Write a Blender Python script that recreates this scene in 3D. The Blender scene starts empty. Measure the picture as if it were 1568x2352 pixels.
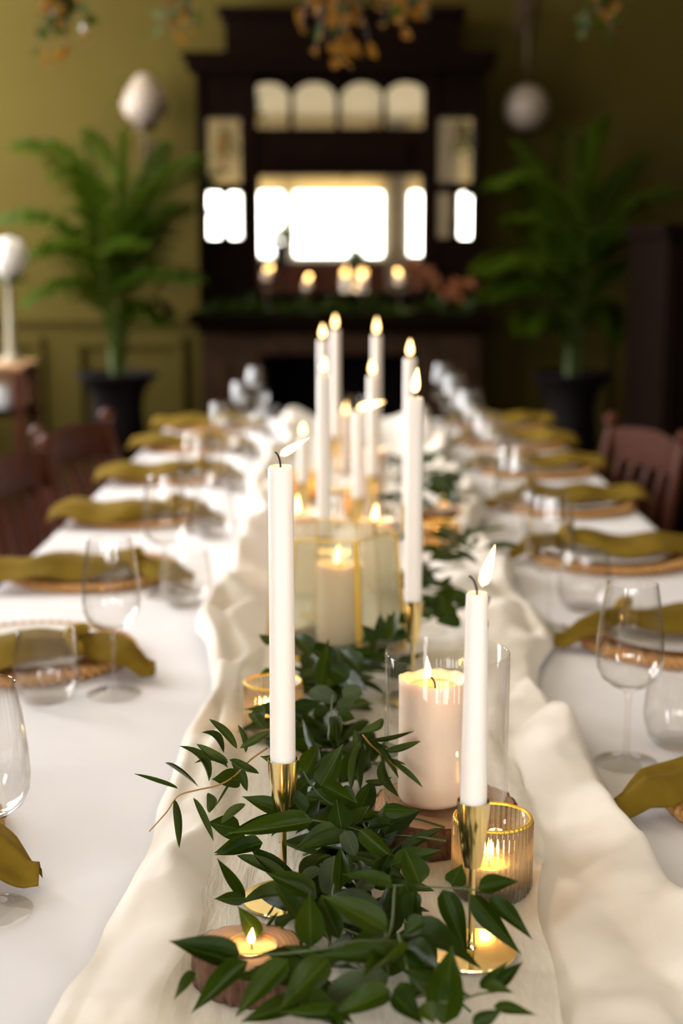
import bpy, bmesh, math, random
from mathutils import Vector, Matrix, noise as mnoise

rnd = random.Random(7)
SC = bpy.context.scene
COL = SC.collection
R = math.radians

# ------------------------------------------------------------------ camera
TZ = 0.75                      # height of the table top
F = 3267.0                     # focal length in pixels of the 1568 x 2352 frame (50 mm on 36 mm)
PITCH = math.atan(600 / F)
YAW = math.atan(0.00723)
CAM = Vector((0, 0, TZ + 0.55))
cd = bpy.data.cameras.new('camera')
cam = bpy.data.objects.new('camera', cd)
COL.objects.link(cam)
SC.camera = cam
cd.sensor_fit = 'VERTICAL'
cd.sensor_height = 36.0
cd.lens = F / 2352 * 36.0
cd.clip_start = 0.05
cam.location = CAM
cam.rotation_euler = (math.pi / 2 - PITCH, 0, YAW)
cd.dof.use_dof = True
cd.dof.focus_distance = 1.21
cd.dof.aperture_fstop = 3.4
cd.dof.aperture_blades = 0
FWD = Vector((-math.sin(YAW) * math.cos(PITCH), math.cos(YAW) * math.cos(PITCH), -math.sin(PITCH)))
RGT = Vector((math.cos(YAW), math.sin(YAW), 0))
UPV = RGT.cross(FWD)

# ------------------------------------------------------------------ world, exposure
world = bpy.data.worlds.new('overcast_sky')
SC.world = world
world.use_nodes = True
bg = world.node_tree.nodes['Background']
bg.inputs['Color'].default_value = (1.0, 0.965, 0.985, 1)
bg.inputs['Strength'].default_value = 14.0
SC.view_settings.view_transform = 'Standard'
SC.view_settings.look = 'None'
SC.view_settings.gamma = 1.0
SC.view_settings.exposure = 0.55
SC.view_settings.use_curve_mapping = False
try:
    cy = SC.cycles
    cy.max_bounces = 8
    cy.diffuse_bounces = 4
    cy.glossy_bounces = 5
    cy.transmission_bounces = 8
    cy.transparent_max_bounces = 40
    cy.sample_clamp_indirect = 8.0
    cy.caustics_reflective = False
    cy.caustics_refractive = False
except Exception:
    pass

# room extents
XL, XR, YB, YF, ZC = -2.05, 2.05, -2.3, 6.55, 3.05
# window openings: back wall (behind the camera) and left wall
BACK_WINDOWS = [(-1.56, -1.13), (-1.02, -0.69), (-0.62, 0.34), (0.57, 0.75), (1.09, 1.31)]   # x ranges
BW_Z = (1.22, 1.98)
LEFT_WINDOWS = [(-1.5, -0.7, 1.15, 2.6), (2.3, 3.0, 0.95, 2.85), (3.7, 4.4, 0.95, 2.85), (5.0, 6.5, 0.9, 2.95)]       # y0 y1 z0 z1; first one unseen, added to light the candles

RIGHT_FILL_WINDOWS = [(-1.5, -0.7, 1.15, 2.6)]  # unseen opening added for side-front light on the candles


def portal(name, loc, rot, sx, sy):
    l = bpy.data.lights.new(name, 'AREA')
    l.shape = 'RECTANGLE'
    l.size, l.size_y = sx, sy
    l.cycles.is_portal = True
    o = bpy.data.objects.new(name, l)
    COL.objects.link(o)
    o.location, o.rotation_euler = loc, rot


for a, b in BACK_WINDOWS:
    portal('window_portal', ((a + b) / 2, YB - 0.02, sum(BW_Z) / 2), (R(90), 0, 0), b - a, BW_Z[1] - BW_Z[0])
for a, b, c, d in LEFT_WINDOWS:
    portal('window_portal', (XL - 0.02, (a + b) / 2, (c + d) / 2), (R(90), 0, R(-90)), b - a, d - c)
for a, b, c, d in RIGHT_FILL_WINDOWS:
    portal('window_portal', (XR + 0.02, (a + b) / 2, (c + d) / 2), (R(90), 0, R(90)), b - a, d - c)


# ------------------------------------------------------------------ helpers: where things stand
def U(px, py, zc):
    """point seen at (px, py) of the frame at camera depth zc"""
    return CAM + FWD * zc + RGT * ((px - 784) / F * zc) - UPV * ((py - 1176) / F * zc)


def G(px, py, z=0.0):
    """point seen at (px, py) on the plane z above the table top"""
    d = FWD + RGT * ((px - 784) / F) - UPV * ((py - 1176) / F)
    return CAM + d * ((TZ + z - CAM.z) / d.z)


def W(px, py, y):
    """point seen at (px, py) on the vertical plane at depth y of the room"""
    d = FWD + RGT * ((px - 784) / F) - UPV * ((py - 1176) / F)
    return CAM + d * (y / d.y)


def Q(px, zc, z):
    """point at column px, camera depth zc, height z above the table"""
    h = TZ + z - CAM.z
    b = (FWD.z * zc - h) / (UPV.z * zc)
    return CAM + FWD * zc + RGT * ((px - 784) / F * zc) - UPV * (b * zc)


# ------------------------------------------------------------------ helpers: objects
def put(name, bm_or_me, mat, parent=None, smooth=True, loc=None, rot=None):
    if isinstance(bm_or_me, bmesh.types.BMesh):
        me = bpy.data.meshes.new(name)
        bm_or_me.normal_update()
        bm_or_me.to_mesh(me)
        bm_or_me.free()
        if smooth:
            for p in me.polygons:
                p.use_smooth = True
            if smooth != 'all':
                me.set_sharp_from_angle(angle=R(38))
        if mat:
            me.materials.append(M[mat])
    else:
        me = bm_or_me
    o = bpy.data.objects.new(name, me)
    COL.objects.link(o)
    o.parent = parent
    if loc is not None:
        o.location = loc
    if rot is not None:
        o.rotation_euler = rot
    return o


def tag(o, label, cat, group=None, kind=None):
    o['label'] = label
    o['category'] = cat
    if group:
        o['group'] = group
    if kind:
        o['kind'] = kind
    return o


def thing(name, label, cat, loc=(0, 0, 0), rz=0.0, group=None):
    o = bpy.data.objects.new(name, None)
    o.empty_display_size = 0.05
    COL.objects.link(o)
    o.location = loc
    o.rotation_euler = (0, 0, rz)
    return tag(o, label, cat, group)


def struct(o):
    o['kind'] = 'structure'
    return o


def box(bm, c, s, rz=0.0):
    m = Matrix.Translation(Vector(c)) @ Matrix.Rotation(rz, 4, 'Z') @ Matrix.Diagonal((s[0], s[1], s[2], 1))
    bmesh.ops.create_cube(bm, size=1.0, matrix=m)
    return bm


def boxb(x0, x1, y0, y1, z0, z1, bev=0.0):
    bm = bmesh.new()
    box(bm, ((x0 + x1) / 2, (y0 + y1) / 2, (z0 + z1) / 2), (x1 - x0, y1 - y0, z1 - z0))
    if bev:
        bmesh.ops.bevel(bm, geom=bm.edges[:], offset=bev, segments=2, affect='EDGES', profile=0.7)
    return bm


def lathe(prof, seg=32, bm=None, mod=None, cap0=False, cap1=False):
    """revolve (r, z) around z; mod(theta, i, r, z) may change the radius"""
    bm = bm or bmesh.new()
    rings = []
    for i, (r, z) in enumerate(prof):
        ring = []
        for k in range(seg):
            t = 2 * math.pi * k / seg
            rr = mod(t, i, r, z) if mod else r
            ring.append(bm.verts.new((rr * math.cos(t), rr * math.sin(t), z)))
        rings.append(ring)
    for a, b in zip(rings, rings[1:]):
        for k in range(seg):
            bm.faces.new((a[k], a[(k + 1) % seg], b[(k + 1) % seg], b[k]))
    if cap0:
        bm.faces.new(list(reversed(rings[0])))
    if cap1:
        bm.faces.new(rings[-1])
    return bm


def tube(pts, rads, seg=8, bm=None, cap=True):
    bm = bm or bmesh.new()
    pts = [Vector(p) for p in pts]
    if not hasattr(rads, '__len__'):
        rads = [rads] * len(pts)
    prev = None
    rings = []
    for i, p in enumerate(pts):
        d = (pts[min(i + 1, len(pts) - 1)] - pts[max(i - 1, 0)])
        d = d.normalized() if d.length > 1e-9 else Vector((0, 0, 1))
        if prev is None:
            a = d.cross(Vector((0.3, 0.9, 0.2)))
            if a.length < 0.1:
                a = d.cross(Vector((1, 0, 0)))
            a.normalize()
        else:
            a = (prev - d * prev.dot(d)).normalized()
        prev = a
        b = d.cross(a)
        rings.append([bm.verts.new(p + (a * math.cos(2 * math.pi * k / seg) + b * math.sin(2 * math.pi * k / seg)) * rads[i]) for k in range(seg)])
    for r0, r1 in zip(rings, rings[1:]):
        for k in range(seg):
            bm.faces.new((r0[k], r0[(k + 1) % seg], r1[(k + 1) % seg], r1[k]))
    if cap:
        bm.faces.new(list(reversed(rings[0])))
        bm.faces.new(rings[-1])
    return bm


def bez(p0, p1, p2, n):
    p0, p1, p2 = Vector(p0), Vector(p1), Vector(p2)
    return [p0 * (1 - t) ** 2 + p1 * (2 * t * (1 - t)) + p2 * t * t for t in [i / (n - 1) for i in range(n)]]


def grid(nu, nv, fn):
    bm = bmesh.new()
    vs = [[bm.verts.new(fn(i / nu, j / nv)) for i in range(nu + 1)] for j in range(nv + 1)]
    for j in range(nv):
        for i in range(nu):
            bm.faces.new((vs[j][i], vs[j][i + 1], vs[j + 1][i + 1], vs[j + 1][i]))
    return bm


def copy_tree(o, parent=None):
    c = o.copy()
    COL.objects.link(c)
    c.parent = parent
    for ch in list(o.children):
        copy_tree(ch, c)
    return c


# ------------------------------------------------------------------ materials
M = {}


class NT:
    def __init__(s, name):
        s.m = bpy.data.materials.new(name)
        s.m.use_nodes = True
        s.t = s.m.node_tree
        s.n = s.t.nodes
        s.out = s.n['Material Output']
        s.p = s.n['Principled BSDF']
        M[name] = s.m

    def add(s, typ, **kw):
        n = s.n.new(typ)
        for k, v in kw.items():
            setattr(n, k, v)
        return n

    def link(s, a, b):
        s.t.links.new(a, b)

    def setp(s, **kw):
        for k, v in kw.items():
            s.p.inputs[k.replace('_', ' ')].default_value = v

    def coord(s, kind='Object', scale=(1, 1, 1)):
        c = s.add('ShaderNodeTexCoord')
        mp = s.add('ShaderNodeMapping')
        mp.inputs['Scale'].default_value = scale
        s.link(c.outputs[kind], mp.inputs['Vector'])
        return mp.outputs['Vector']

    def noise(s, vec, scale, detail=4, rough=0.55, dist=0.0):
        n = s.add('ShaderNodeTexNoise')
        n.inputs['Scale'].default_value = scale
        n.inputs['Detail'].default_value = detail
        n.inputs['Roughness'].default_value = rough
        n.inputs['Distortion'].default_value = dist
        s.link(vec, n.inputs['Vector'])
        return n.outputs['Fac']

    def ramp(s, fac, stops):
        r = s.add('ShaderNodeValToRGB')
        e = r.color_ramp.elements
        while len(e) < len(stops):
            e.new(0.5)
        for k, (p, c) in enumerate(stops):
            e[k].position = p
            e[k].color = (*c, 1)
        s.link(fac, r.inputs['Fac'])
        return r.outputs['Color']

    def bump(s, h, strength, dist=0.01):
        b = s.add('ShaderNodeBump')
        b.inputs['Strength'].default_value = strength
        b.inputs['Distance'].default_value = dist
        s.link(h, b.inputs['Height'])
        s.link(b.outputs['Normal'], s.p.inputs['Normal'])
        return b

    def base(s, c):
        s.link(c, s.p.inputs['Base Color'])


def plain(name, c, rough=0.6, metal=0.0, spec=0.5, var=0.0, scale=20, bump=0.0):
    t = NT(name)
    t.setp(Base_Color=(*c, 1), Roughness=rough, Metallic=metal)
    t.p.inputs['Specular IOR Level'].default_value = spec
    if var or bump:
        f = t.noise(t.coord(), scale)
        if var:
            lo = tuple(x * (1 - var) for x in c)
            hi = tuple(min(1, x * (1 + var)) for x in c)
            t.base(t.ramp(f, [(0.3, lo), (0.7, hi)]))
        if bump:
            t.bump(f, bump)
    return t


# walls and room
plain('olive_paint', (0.053, 0.039, 0.0075), 0.8, var=0.06, scale=3, bump=0.05, spec=0.05)
plain('cream_paint', (0.62, 0.55, 0.40), 0.8, var=0.04, scale=3)
plain('white_paint', (0.75, 0.72, 0.66), 0.5)
plain('blind_fabric', (0.55, 0.44, 0.24), 0.9, var=0.08, scale=40)
plain('curtain_fabric', (0.35, 0.29, 0.2), 0.95, var=0.1, scale=60)


def wood(name, c1, c2, scale=(18, 2, 2), rough=0.45, bump=0.15, spec=0.5):
    t = NT(name)
    v = t.coord('Object', scale)
    f = t.noise(v, 3.0, 6, 0.6, 1.2)
    t.base(t.ramp(f, [(0.3, c1), (0.7, c2)]))
    t.setp(Roughness=rough)
    t.p.inputs['Specular IOR Level'].default_value = spec
    t.bump(f, bump, 0.002)
    return t


wood('floor_wood', (0.07, 0.035, 0.018), (0.13, 0.07, 0.035), (3, 30, 3), 0.4)
wood('dark_oak', (0.0025, 0.0009, 0.0003), (0.006, 0.0022, 0.0008), (20, 20, 3), 0.8, spec=0.03)
wood('mahogany', (0.045, 0.012, 0.006), (0.085, 0.022, 0.008), (20, 20, 3), 0.5, spec=0.15)
wood('pine', (0.30, 0.15, 0.06), (0.42, 0.23, 0.10), (20, 20, 3), 0.5)
plain('brown_stone', (0.032, 0.017, 0.008), 0.85, spec=0.1, var=0.35, scale=9, bump=0.2)
plain('soot', (0.003, 0.002, 0.002), 0.95, spec=0.05)
plain('iron', (0.004, 0.002, 0.002), 0.8, metal=0.0, spec=0.15, var=0.3, scale=25, bump=0.15)
plain('soil', (0.02, 0.013, 0.008), 0.95, var=0.4, scale=60, bump=0.6)
plain('opal_glass', (0.25, 0.195, 0.15), 0.45)
plain('brass_dark', (0.05, 0.03, 0.012), 0.4, metal=0.6)

t = NT('mirror')
t.setp(Base_Color=(0.86, 0.82, 0.72, 1), Metallic=1.0, Roughness=0.015)

# cloths
t = NT('white_linen')
v = t.coord('Object')
w = t.noise(v, 900, 2)
f = t.noise(v, 5, 3)
t.base(t.ramp(f, [(0.3, (0.78, 0.755, 0.775)), (0.7, (0.83, 0.805, 0.825))]))
t.setp(Roughness=0.85)
t.p.inputs['Specular IOR Level'].default_value = 0.2
t.p.inputs['Sheen Weight'].default_value = 0.15
t.bump(w, 0.12, 0.0006)

t = NT('cream_muslin')
v = t.coord('Object')
w = t.noise(v, 700, 2)
t.base(t.ramp(t.noise(v, 9, 3), [(0.3, (0.80, 0.725, 0.635)), (0.7, (0.86, 0.79, 0.70))]))
t.setp(Roughness=0.8)
t.p.inputs['Specular IOR Level'].default_value = 0.2
t.p.inputs['Sheen Weight'].default_value = 0.2
t.bump(w, 0.15, 0.0006)

t = NT('cream_gauze')
v = t.coord('Object', (1, 0.16, 1))
w = t.noise(v, 150, 5, 0.65, 0.6)
t.base(t.ramp(w, [(0.3, (0.78, 0.70, 0.57)), (0.7, (0.90, 0.83, 0.71))]))
t.setp(Roughness=0.85)
t.p.inputs['Specular IOR Level'].default_value = 0.15
t.bump(w, 0.55, 0.003)
tr = t.add('ShaderNodeBsdfTransparent')
mx = t.add('ShaderNodeMixShader')
mx.inputs[0].default_value = 0.80
t.link(tr.outputs[0], mx.inputs[1])
t.link(t.p.outputs[0], mx.inputs[2])
t.link(mx.outputs[0], t.out.inputs[0])

t = NT('olive_linen')
v = t.coord('Object')
w = t.noise(v, 600, 3)
t.base(t.ramp(t.noise(v, 18, 4), [(0.3, (0.27, 0.170, 0.014)), (0.7, (0.40, 0.26, 0.030))]))
t.setp(Roughness=0.9)
t.p.inputs['Specular IOR Level'].default_value = 0.2
t.bump(w, 0.3, 0.001)

# candles
t = NT('ivory_wax')
t.setp(Base_Color=(0.90, 0.84, 0.78, 1), Roughness=0.42)
t.p.inputs['Subsurface Weight'].default_value = 0.35
t.p.inputs['Subsurface Radius'].default_value = (1.0, 0.55, 0.3)
t.p.inputs['Subsurface Scale'].default_value = 0.006
t.p.inputs['Specular IOR Level'].default_value = 0.35
t = NT('cream_wax')
f = t.noise(t.coord('Object', (1, 1, 0.3)), 45, 4)
t.base(t.ramp(f, [(0.3, (0.82, 0.645, 0.50)), (0.7, (0.86, 0.70, 0.56))]))
t.setp(Roughness=0.5)
t.p.inputs['Subsurface Weight'].default_value = 0.4
t.p.inputs['Subsurface Radius'].default_value = (1.0, 0.5, 0.25)
t.p.inputs['Subsurface Scale'].default_value = 0.01
t = NT('molten_wax')
t.setp(Base_Color=(0.86, 0.62, 0.30, 1), Roughness=0.12)
plain('wick', (0.012, 0.008, 0.006), 0.9)
plain('tin', (0.75, 0.72, 0.66), 0.3, metal=1.0)
t = NT('flame')
em = t.add('ShaderNodeEmission')
lw = t.add('ShaderNodeLayerWeight')
lw.inputs['Blend'].default_value = 0.35
rp = t.ramp(lw.outputs['Facing'], [(0.2, (1.0, 0.66, 0.26)), (0.85, (1.0, 0.30, 0.03))])
t.link(rp, em.inputs['Color'])
em.inputs['Strength'].default_value = 6.5
t.link(em.outputs[0], t.out.inputs[0])
t.m.cycles.emission_sampling = 'NONE' if hasattr(t.m, 'cycles') else None

t = NT('gold')
t.setp(Base_Color=(0.86, 0.68, 0.31, 1), Metallic=1.0, Roughness=0.16)
t.bump(t.noise(t.coord(), 60, 2), 0.03, 0.001)
plain('gold_paint', (0.80, 0.48, 0.05), 0.3, metal=0.45)

# glass: clear walls that reflect at grazing angles and absorb a little along their thickness
def glass(name, tint, edge, refl=1.0, rough=0.01, refr=0.0, ior=1.45, frost=0.0, fcol=(0.8, 0.8, 0.8), start=0.25):
    t = NT(name)
    fr = t.add('ShaderNodeFresnel')
    # the same reflectance from both sides of a wall of glass
    gb = t.add('ShaderNodeNewGeometry')
    mi = t.add('ShaderNodeMix')
    mi.inputs[2].default_value = ior
    mi.inputs[3].default_value = 1 / ior
    t.link(gb.outputs['Backfacing'], mi.inputs[0])
    t.link(mi.outputs[0], fr.inputs['IOR'])
    lw = t.add('ShaderNodeLayerWeight')
    lw.inputs['Blend'].default_value = 0.28
    cr = t.ramp(lw.outputs['Facing'], [(start, tint), (1.0, edge)])
    tr = t.add('ShaderNodeBsdfTransparent')
    t.link(cr, tr.inputs['Color'])
    gl = t.add('ShaderNodeBsdfGlossy')
    gl.inputs['Roughness'].default_value = rough
    mu = t.add('ShaderNodeMath', operation='MULTIPLY')
    mu.inputs[1].default_value = refl
    mu.use_clamp = True
    t.link(fr.outputs[0], mu.inputs[0])
    mx = t.add('ShaderNodeMixShader')
    t.link(mu.outputs[0], mx.inputs[0])
    src = tr.outputs[0]
    if refr:
        rf = t.add('ShaderNodeBsdfRefraction')
        rf.inputs['IOR'].default_value = 1.3
        rf.inputs['Roughness'].default_value = 0.05
        rf.inputs['Color'].default_value = (*tint, 1)
        m2 = t.add('ShaderNodeMixShader')
        m2.inputs[0].default_value = refr
        t.link(tr.outputs[0], m2.inputs[1])
        t.link(rf.outputs[0], m2.inputs[2])
        src = m2.outputs[0]
    if frost:
        tlu = t.add('ShaderNodeBsdfTranslucent')
        tlu.inputs['Color'].default_value = (*fcol, 1)
        dfu = t.add('ShaderNodeBsdfDiffuse')
        dfu.inputs['Color'].default_value = (*fcol, 1)
        m4 = t.add('ShaderNodeMixShader')
        m4.inputs[0].default_value = 0.4
        t.link(tlu.outputs[0], m4.inputs[1])
        t.link(dfu.outputs[0], m4.inputs[2])
        m3 = t.add('ShaderNodeMixShader')
        m3.inputs[0].default_value = frost
        t.link(src, m3.inputs[1])
        t.link(m4.outputs[0], m3.inputs[2])
        src = m3.outputs[0]
    t.link(src, mx.inputs[1])
    t.link(gl.outputs[0], mx.inputs[2])
    t.link(mx.outputs[0], t.out.inputs[0])


glass('clear_glass', (0.99, 0.987, 0.98), (0.70, 0.68, 0.64), 1.4, start=0.5)
glass('cylinder_glass', (0.995, 0.993, 0.988), (0.86, 0.85, 0.80), 0.75, start=0.6)
glass('window_glass', (0.97, 0.98, 0.97), (0.85, 0.88, 0.86), 0.8)
glass('ribbed_glass', (0.97, 0.95, 0.90), (0.72, 0.66, 0.52), 1.3, 0.03, 0.5, frost=0.07, fcol=(0.95, 0.80, 0.55))  # amber frost colour puts the tealight glow into clear glass
glass('smoked_ribbed_glass', (0.93, 0.93, 0.84), (0.75, 0.72, 0.58), 0.9, 0.12, 0.15, frost=0.26, fcol=(0.72, 0.69, 0.50))
glass('amber_ribbed_glass', (0.96, 0.80, 0.52), (0.75, 0.5, 0.2), 1.2, 0.05, 0.2, frost=0.2, fcol=(0.95, 0.68, 0.32))

# wood slices
t = NT('bark')
v = t.coord('Object', (1, 1, 0.35))
f = t.noise(v, 160, 6, 0.7, 0.8)
t.base(t.ramp(f, [(0.3, (0.045, 0.018, 0.008)), (0.55, (0.16, 0.075, 0.038)), (0.75, (0.30, 0.17, 0.10))]))
t.setp(Roughness=0.9)
t.bump(f, 0.9, 0.006)
t = NT('cut_wood')
v = t.coord('Object')
wv = t.add('ShaderNodeTexWave', wave_type='RINGS', rings_direction='Z')
wv.inputs['Scale'].default_value = 90
wv.inputs['Distortion'].default_value = 3.0
wv.inputs['Detail'].default_value = 2
t.link(v, wv.inputs['Vector'])
t.base(t.ramp(wv.outputs['Fac'], [(0.1, (0.40, 0.21, 0.10)), (0.9, (0.52, 0.30, 0.16))]))
t.setp(Roughness=0.7)
plain('rattan', (0.55, 0.28, 0.085), 0.6, var=0.35, scale=120, bump=0.5)
plain('porcelain', (0.86, 0.84, 0.83), 0.2)


# leaves
def leafmat(name, lo, hi, under, rough=0.35, trans=0.18, edge=None):
    t = NT(name)
    oi = t.add('ShaderNodeObjectInfo')
    v = t.coord('Object', (1, 0.5, 1))
    nz = t.noise(v, 9, 3)
    c = t.ramp(oi.outputs['Random'], [(0.0, lo), (1.0, hi)])
    gm = t.add('ShaderNodeNewGeometry')
    mxu = t.add('ShaderNodeMixRGB')
    t.link(gm.outputs['Backfacing'], mxu.inputs['Fac'])
    t.link(c, mxu.inputs['Color1'])
    mxu.inputs['Color2'].default_value = (*under, 1)
    mul = t.add('ShaderNodeMixRGB', blend_type='MULTIPLY')
    mul.inputs['Fac'].default_value = 0.5
    t.link(mxu.outputs[0], mul.inputs['Color1'])
    t.link(t.ramp(nz, [(0.3, (0.7, 0.7, 0.6)), (0.7, (1.15, 1.1, 0.9))]), mul.inputs['Color2'])
    # pale midrib along the leaf's axis
    co = t.add('ShaderNodeTexCoord')
    sx = t.add('ShaderNodeSeparateXYZ')
    t.link(co.outputs['Object'], sx.inputs[0])
    ab = t.add('ShaderNodeMath', operation='ABSOLUTE')
    t.link(sx.outputs['X'], ab.inputs[0])
    lt = t.add('ShaderNodeMath', operation='LESS_THAN')
    lt.inputs[1].default_value = 0.018
    t.link(ab.outputs[0], lt.inputs[0])
    ms = t.add('ShaderNodeMath', operation='MULTIPLY')
    ms.inputs[1].default_value = 0.35
    t.link(lt.outputs[0], ms.inputs[0])
    mr = t.add('ShaderNodeMixRGB')
    t.link(ms.outputs[0], mr.inputs['Fac'])
    t.link(mul.outputs[0], mr.inputs['Color1'])
    mr.inputs['Color2'].default_value = (*(edge or (0.12, 0.17, 0.03)), 1)
    t.base(mr.outputs[0])
    t.setp(Roughness=rough)
    t.p.inputs['Specular IOR Level'].default_value = 0.13
    t.bump(t.noise(t.coord('Object', (14, 1.2, 1)), 3, 2), 0.10, 0.01)
    tl = t.add('ShaderNodeBsdfTranslucent')
    tl.inputs['Color'].default_value = (hi[0] * 1.8, hi[1] * 1.6, hi[2] * 0.8, 1)
    mx = t.add('ShaderNodeMixShader')
    mx.inputs[0].default_value = trans
    t.link(t.p.outputs[0], mx.inputs[1])
    t.link(tl.outputs[0], mx.inputs[2])
    t.link(mx.outputs[0], t.out.inputs[0])


leafmat('ruscus_leaf', (0.008, 0.024, 0.0008), (0.031, 0.054, 0.0018), (0.045, 0.066, 0.004), 0.34)
leafmat('willow_leaf', (0.022, 0.038, 0.007), (0.05, 0.075, 0.016), (0.07, 0.10, 0.03), 0.5)
leafmat('sage_leaf', (0.045, 0.070, 0.036), (0.08, 0.11, 0.06), (0.10, 0.13, 0.075), 0.6, edge=(0.2, 0.22, 0.09))
leafmat('palm_leaf', (0.022, 0.046, 0.001), (0.05, 0.085, 0.002), (0.04, 0.068, 0.002), 0.5, 0.25)
leafmat('dried_leaf', (0.09, 0.038, 0.006), (0.22, 0.105, 0.018), (0.18, 0.085, 0.018), 0.85)
plain('green_stem', (0.06, 0.09, 0.02), 0.6)
plain('amber_stem', (0.33, 0.17, 0.03), 0.6)
plain('brown_stem', (0.05, 0.028, 0.014), 0.8)
plain('white_petal', (0.62, 0.58, 0.52), 0.8, var=0.1, scale=60, bump=0.5)
plain('stand_paint', (0.22, 0.19, 0.12), 0.6)
plain('terracotta', (0.24, 0.075, 0.02), 0.7, var=0.2, scale=30)

# ------------------------------------------------------------------ room shell
def wall_with_holes(name, horiz, fixed, thick, lo, hi, zlo, zhi, holes, mat):
    """wall along x (horiz='x', at y=fixed) or along y (at x=fixed), built from blocks around rectangular holes"""
    bm = bmesh.new()
    xs = sorted({lo, hi, *[h[0] for h in holes], *[h[1] for h in holes]})
    zs = sorted({zlo, zhi, *[h[2] for h in holes], *[h[3] for h in holes]})
    for a, b in zip(xs, xs[1:]):
        for c, d in zip(zs, zs[1:]):
            mx_, mz_ = (a + b) / 2, (c + d) / 2
            if any(h[0] < mx_ < h[1] and h[2] < mz_ < h[3] for h in holes):
                continue
            if horiz == 'x':
                box(bm, (mx_, fixed, mz_), (b - a, thick, d - c))
            else:
                box(bm, (fixed, mx_, mz_), (thick, b - a, d - c))
    bmesh.ops.remove_doubles(bm, verts=bm.verts, dist=1e-5)
    return struct(put(name, bm, mat, smooth=False))


struct(put('floor', boxb(XL - 0.2, XR + 0.2, YB - 0.2, YF + 0.2, -0.08, -0.02), 'floor_wood', smooth=False))
fl = bpy.data.objects['floor']
bmk = boxb(-0.075, 0.075, YB, YF, -0.02, 0.0, 0.002)
plank0 = None
for k in range(27):
    if plank0 is None:
        plank0 = put('plank', bmk, 'floor_wood', fl, smooth=False, loc=(XL + 0.076, 0, 0))
    else:
        put('plank', plank0.data, None, fl, loc=(XL + 0.076 + k * 0.152, 0, 0))
struct(put('ceiling', boxb(XL - 0.2, XR + 0.2, YB - 0.2, YF + 0.2, ZC, ZC + 0.1), 'cream_paint', smooth=False))
wf = struct(put('wall_far', boxb(XL - 0.2, XR + 0.2, YF, YF + 0.12, 0, ZC), 'olive_paint', smooth=False))
wall_with_holes('wall_right', 'y', XR + 0.06, 0.12, YB, YF, 0, ZC, RIGHT_FILL_WINDOWS, 'olive_paint')
wall_with_holes('wall_left', 'y', XL - 0.06, 0.12, YB, YF, 0, ZC, LEFT_WINDOWS, 'olive_paint')
wall_with_holes('wall_back', 'x', YB - 0.06, 0.12, XL - 0.2, XR + 0.2, 0, ZC,
                [(a, b, BW_Z[0], BW_Z[1]) for a, b in BACK_WINDOWS], 'cream_paint')


struct(put('trim_2', boxb(XL, XR, YB - 0.005, YB + 0.02, 0, 1.20, 0.004), 'mahogany', smooth=False))


def window_frame(name, horiz, fixed, a, b, c, d, bars):
    f = bmesh.new()
    w_ = 0.035
    segs = [(a, a + w_, c, d), (b - w_, b, c, d), (a, b, c, c + w_), (a, b, d - w_, d)]
    for k in range(1, bars + 1):
        z = c + (d - c) * k / (bars + 1)
        segs.append((a, b, z - 0.012, z + 0.012))
    for s in segs:
        if horiz == 'x':
            box(f, ((s[0] + s[1]) / 2, fixed, (s[2] + s[3]) / 2), (s[1] - s[0], 0.04, s[3] - s[2]))
        else:
            box(f, (fixed, (s[0] + s[1]) / 2, (s[2] + s[3]) / 2), (0.04, s[1] - s[0], s[3] - s[2]))
    o = struct(put(name, f, 'white_paint', smooth=False))
    edges = [c] + [c + (d - c) * k / (bars + 1) for k in range(1, bars + 1)] + [d]
    for e0, e1 in zip(edges, edges[1:]):
        g_ = (boxb(a + w_, b - w_, fixed - 0.002, fixed + 0.002, e0 + 0.02, e1 - 0.02) if horiz == 'x'
              else boxb(fixed - 0.002, fixed + 0.002, a + w_, b - w_, e0 + 0.02, e1 - 0.02))
        put('pane', g_, 'window_glass', o, smooth=False)
    return o


n = 1
for a, b in BACK_WINDOWS:
    window_frame('window_%d' % n, 'x', YB - 0.05, a, b, BW_Z[0], BW_Z[1], 0)
    n += 1
for a, b, c, d in LEFT_WINDOWS:
    window_frame('window_%d' % n, 'y', XL - 0.05, a, b, c, d, 1)
    n += 1
for a, b, c, d in RIGHT_FILL_WINDOWS:
    window_frame('window_%d' % n, 'y', XR + 0.05, a, b, c, d, 1)
    n += 1

# dado rail, skirting and framed panels on the far wall
DADO = W(800, 726, YF).z
struct(put('trim_1', boxb(XL, XR, YF - 0.035, YF + 0.01, DADO - 0.03, DADO + 0.03, 0.008), 'olive_paint', smooth=False))
struct(put('baseboard_far', boxb(XL, XR, YF - 0.025, YF + 0.01, 0, 0.16, 0.006), 'olive_paint', smooth=False))
struct(put('baseboard_left', boxb(XL - 0.01, XL + 0.02, YB, YF, 0, 0.16, 0.006), 'olive_paint', smooth=False))
struct(put('baseboard_right', boxb(XR - 0.02, XR + 0.01, YB, YF, 0, 0.16, 0.006), 'olive_paint', smooth=False))


def panel(x0, x1, z0, z1):
    bm = bmesh.new()
    w_ = 0.05
    y = YF - 0.012
    box(bm, ((x0 + x1) / 2, y, z0 + w_ / 2), (x1 - x0, 0.028, w_))
    box(bm, ((x0 + x1) / 2, y, z1 - w_ / 2), (x1 - x0, 0.028, w_))
    box(bm, (x0 + w_ / 2, y, (z0 + z1) / 2), (w_, 0.028, z1 - z0 - 2 * w_))
    box(bm, (x1 - w_ / 2, y, (z0 + z1) / 2), (w_, 0.028, z1 - z0 - 2 * w_))
    bmesh.ops.bevel(bm, geom=bm.edges[:], offset=0.008, segments=2, affect='EDGES')
    put('panel_moulding', bm, 'olive_paint', wf, smooth=False)


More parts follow.
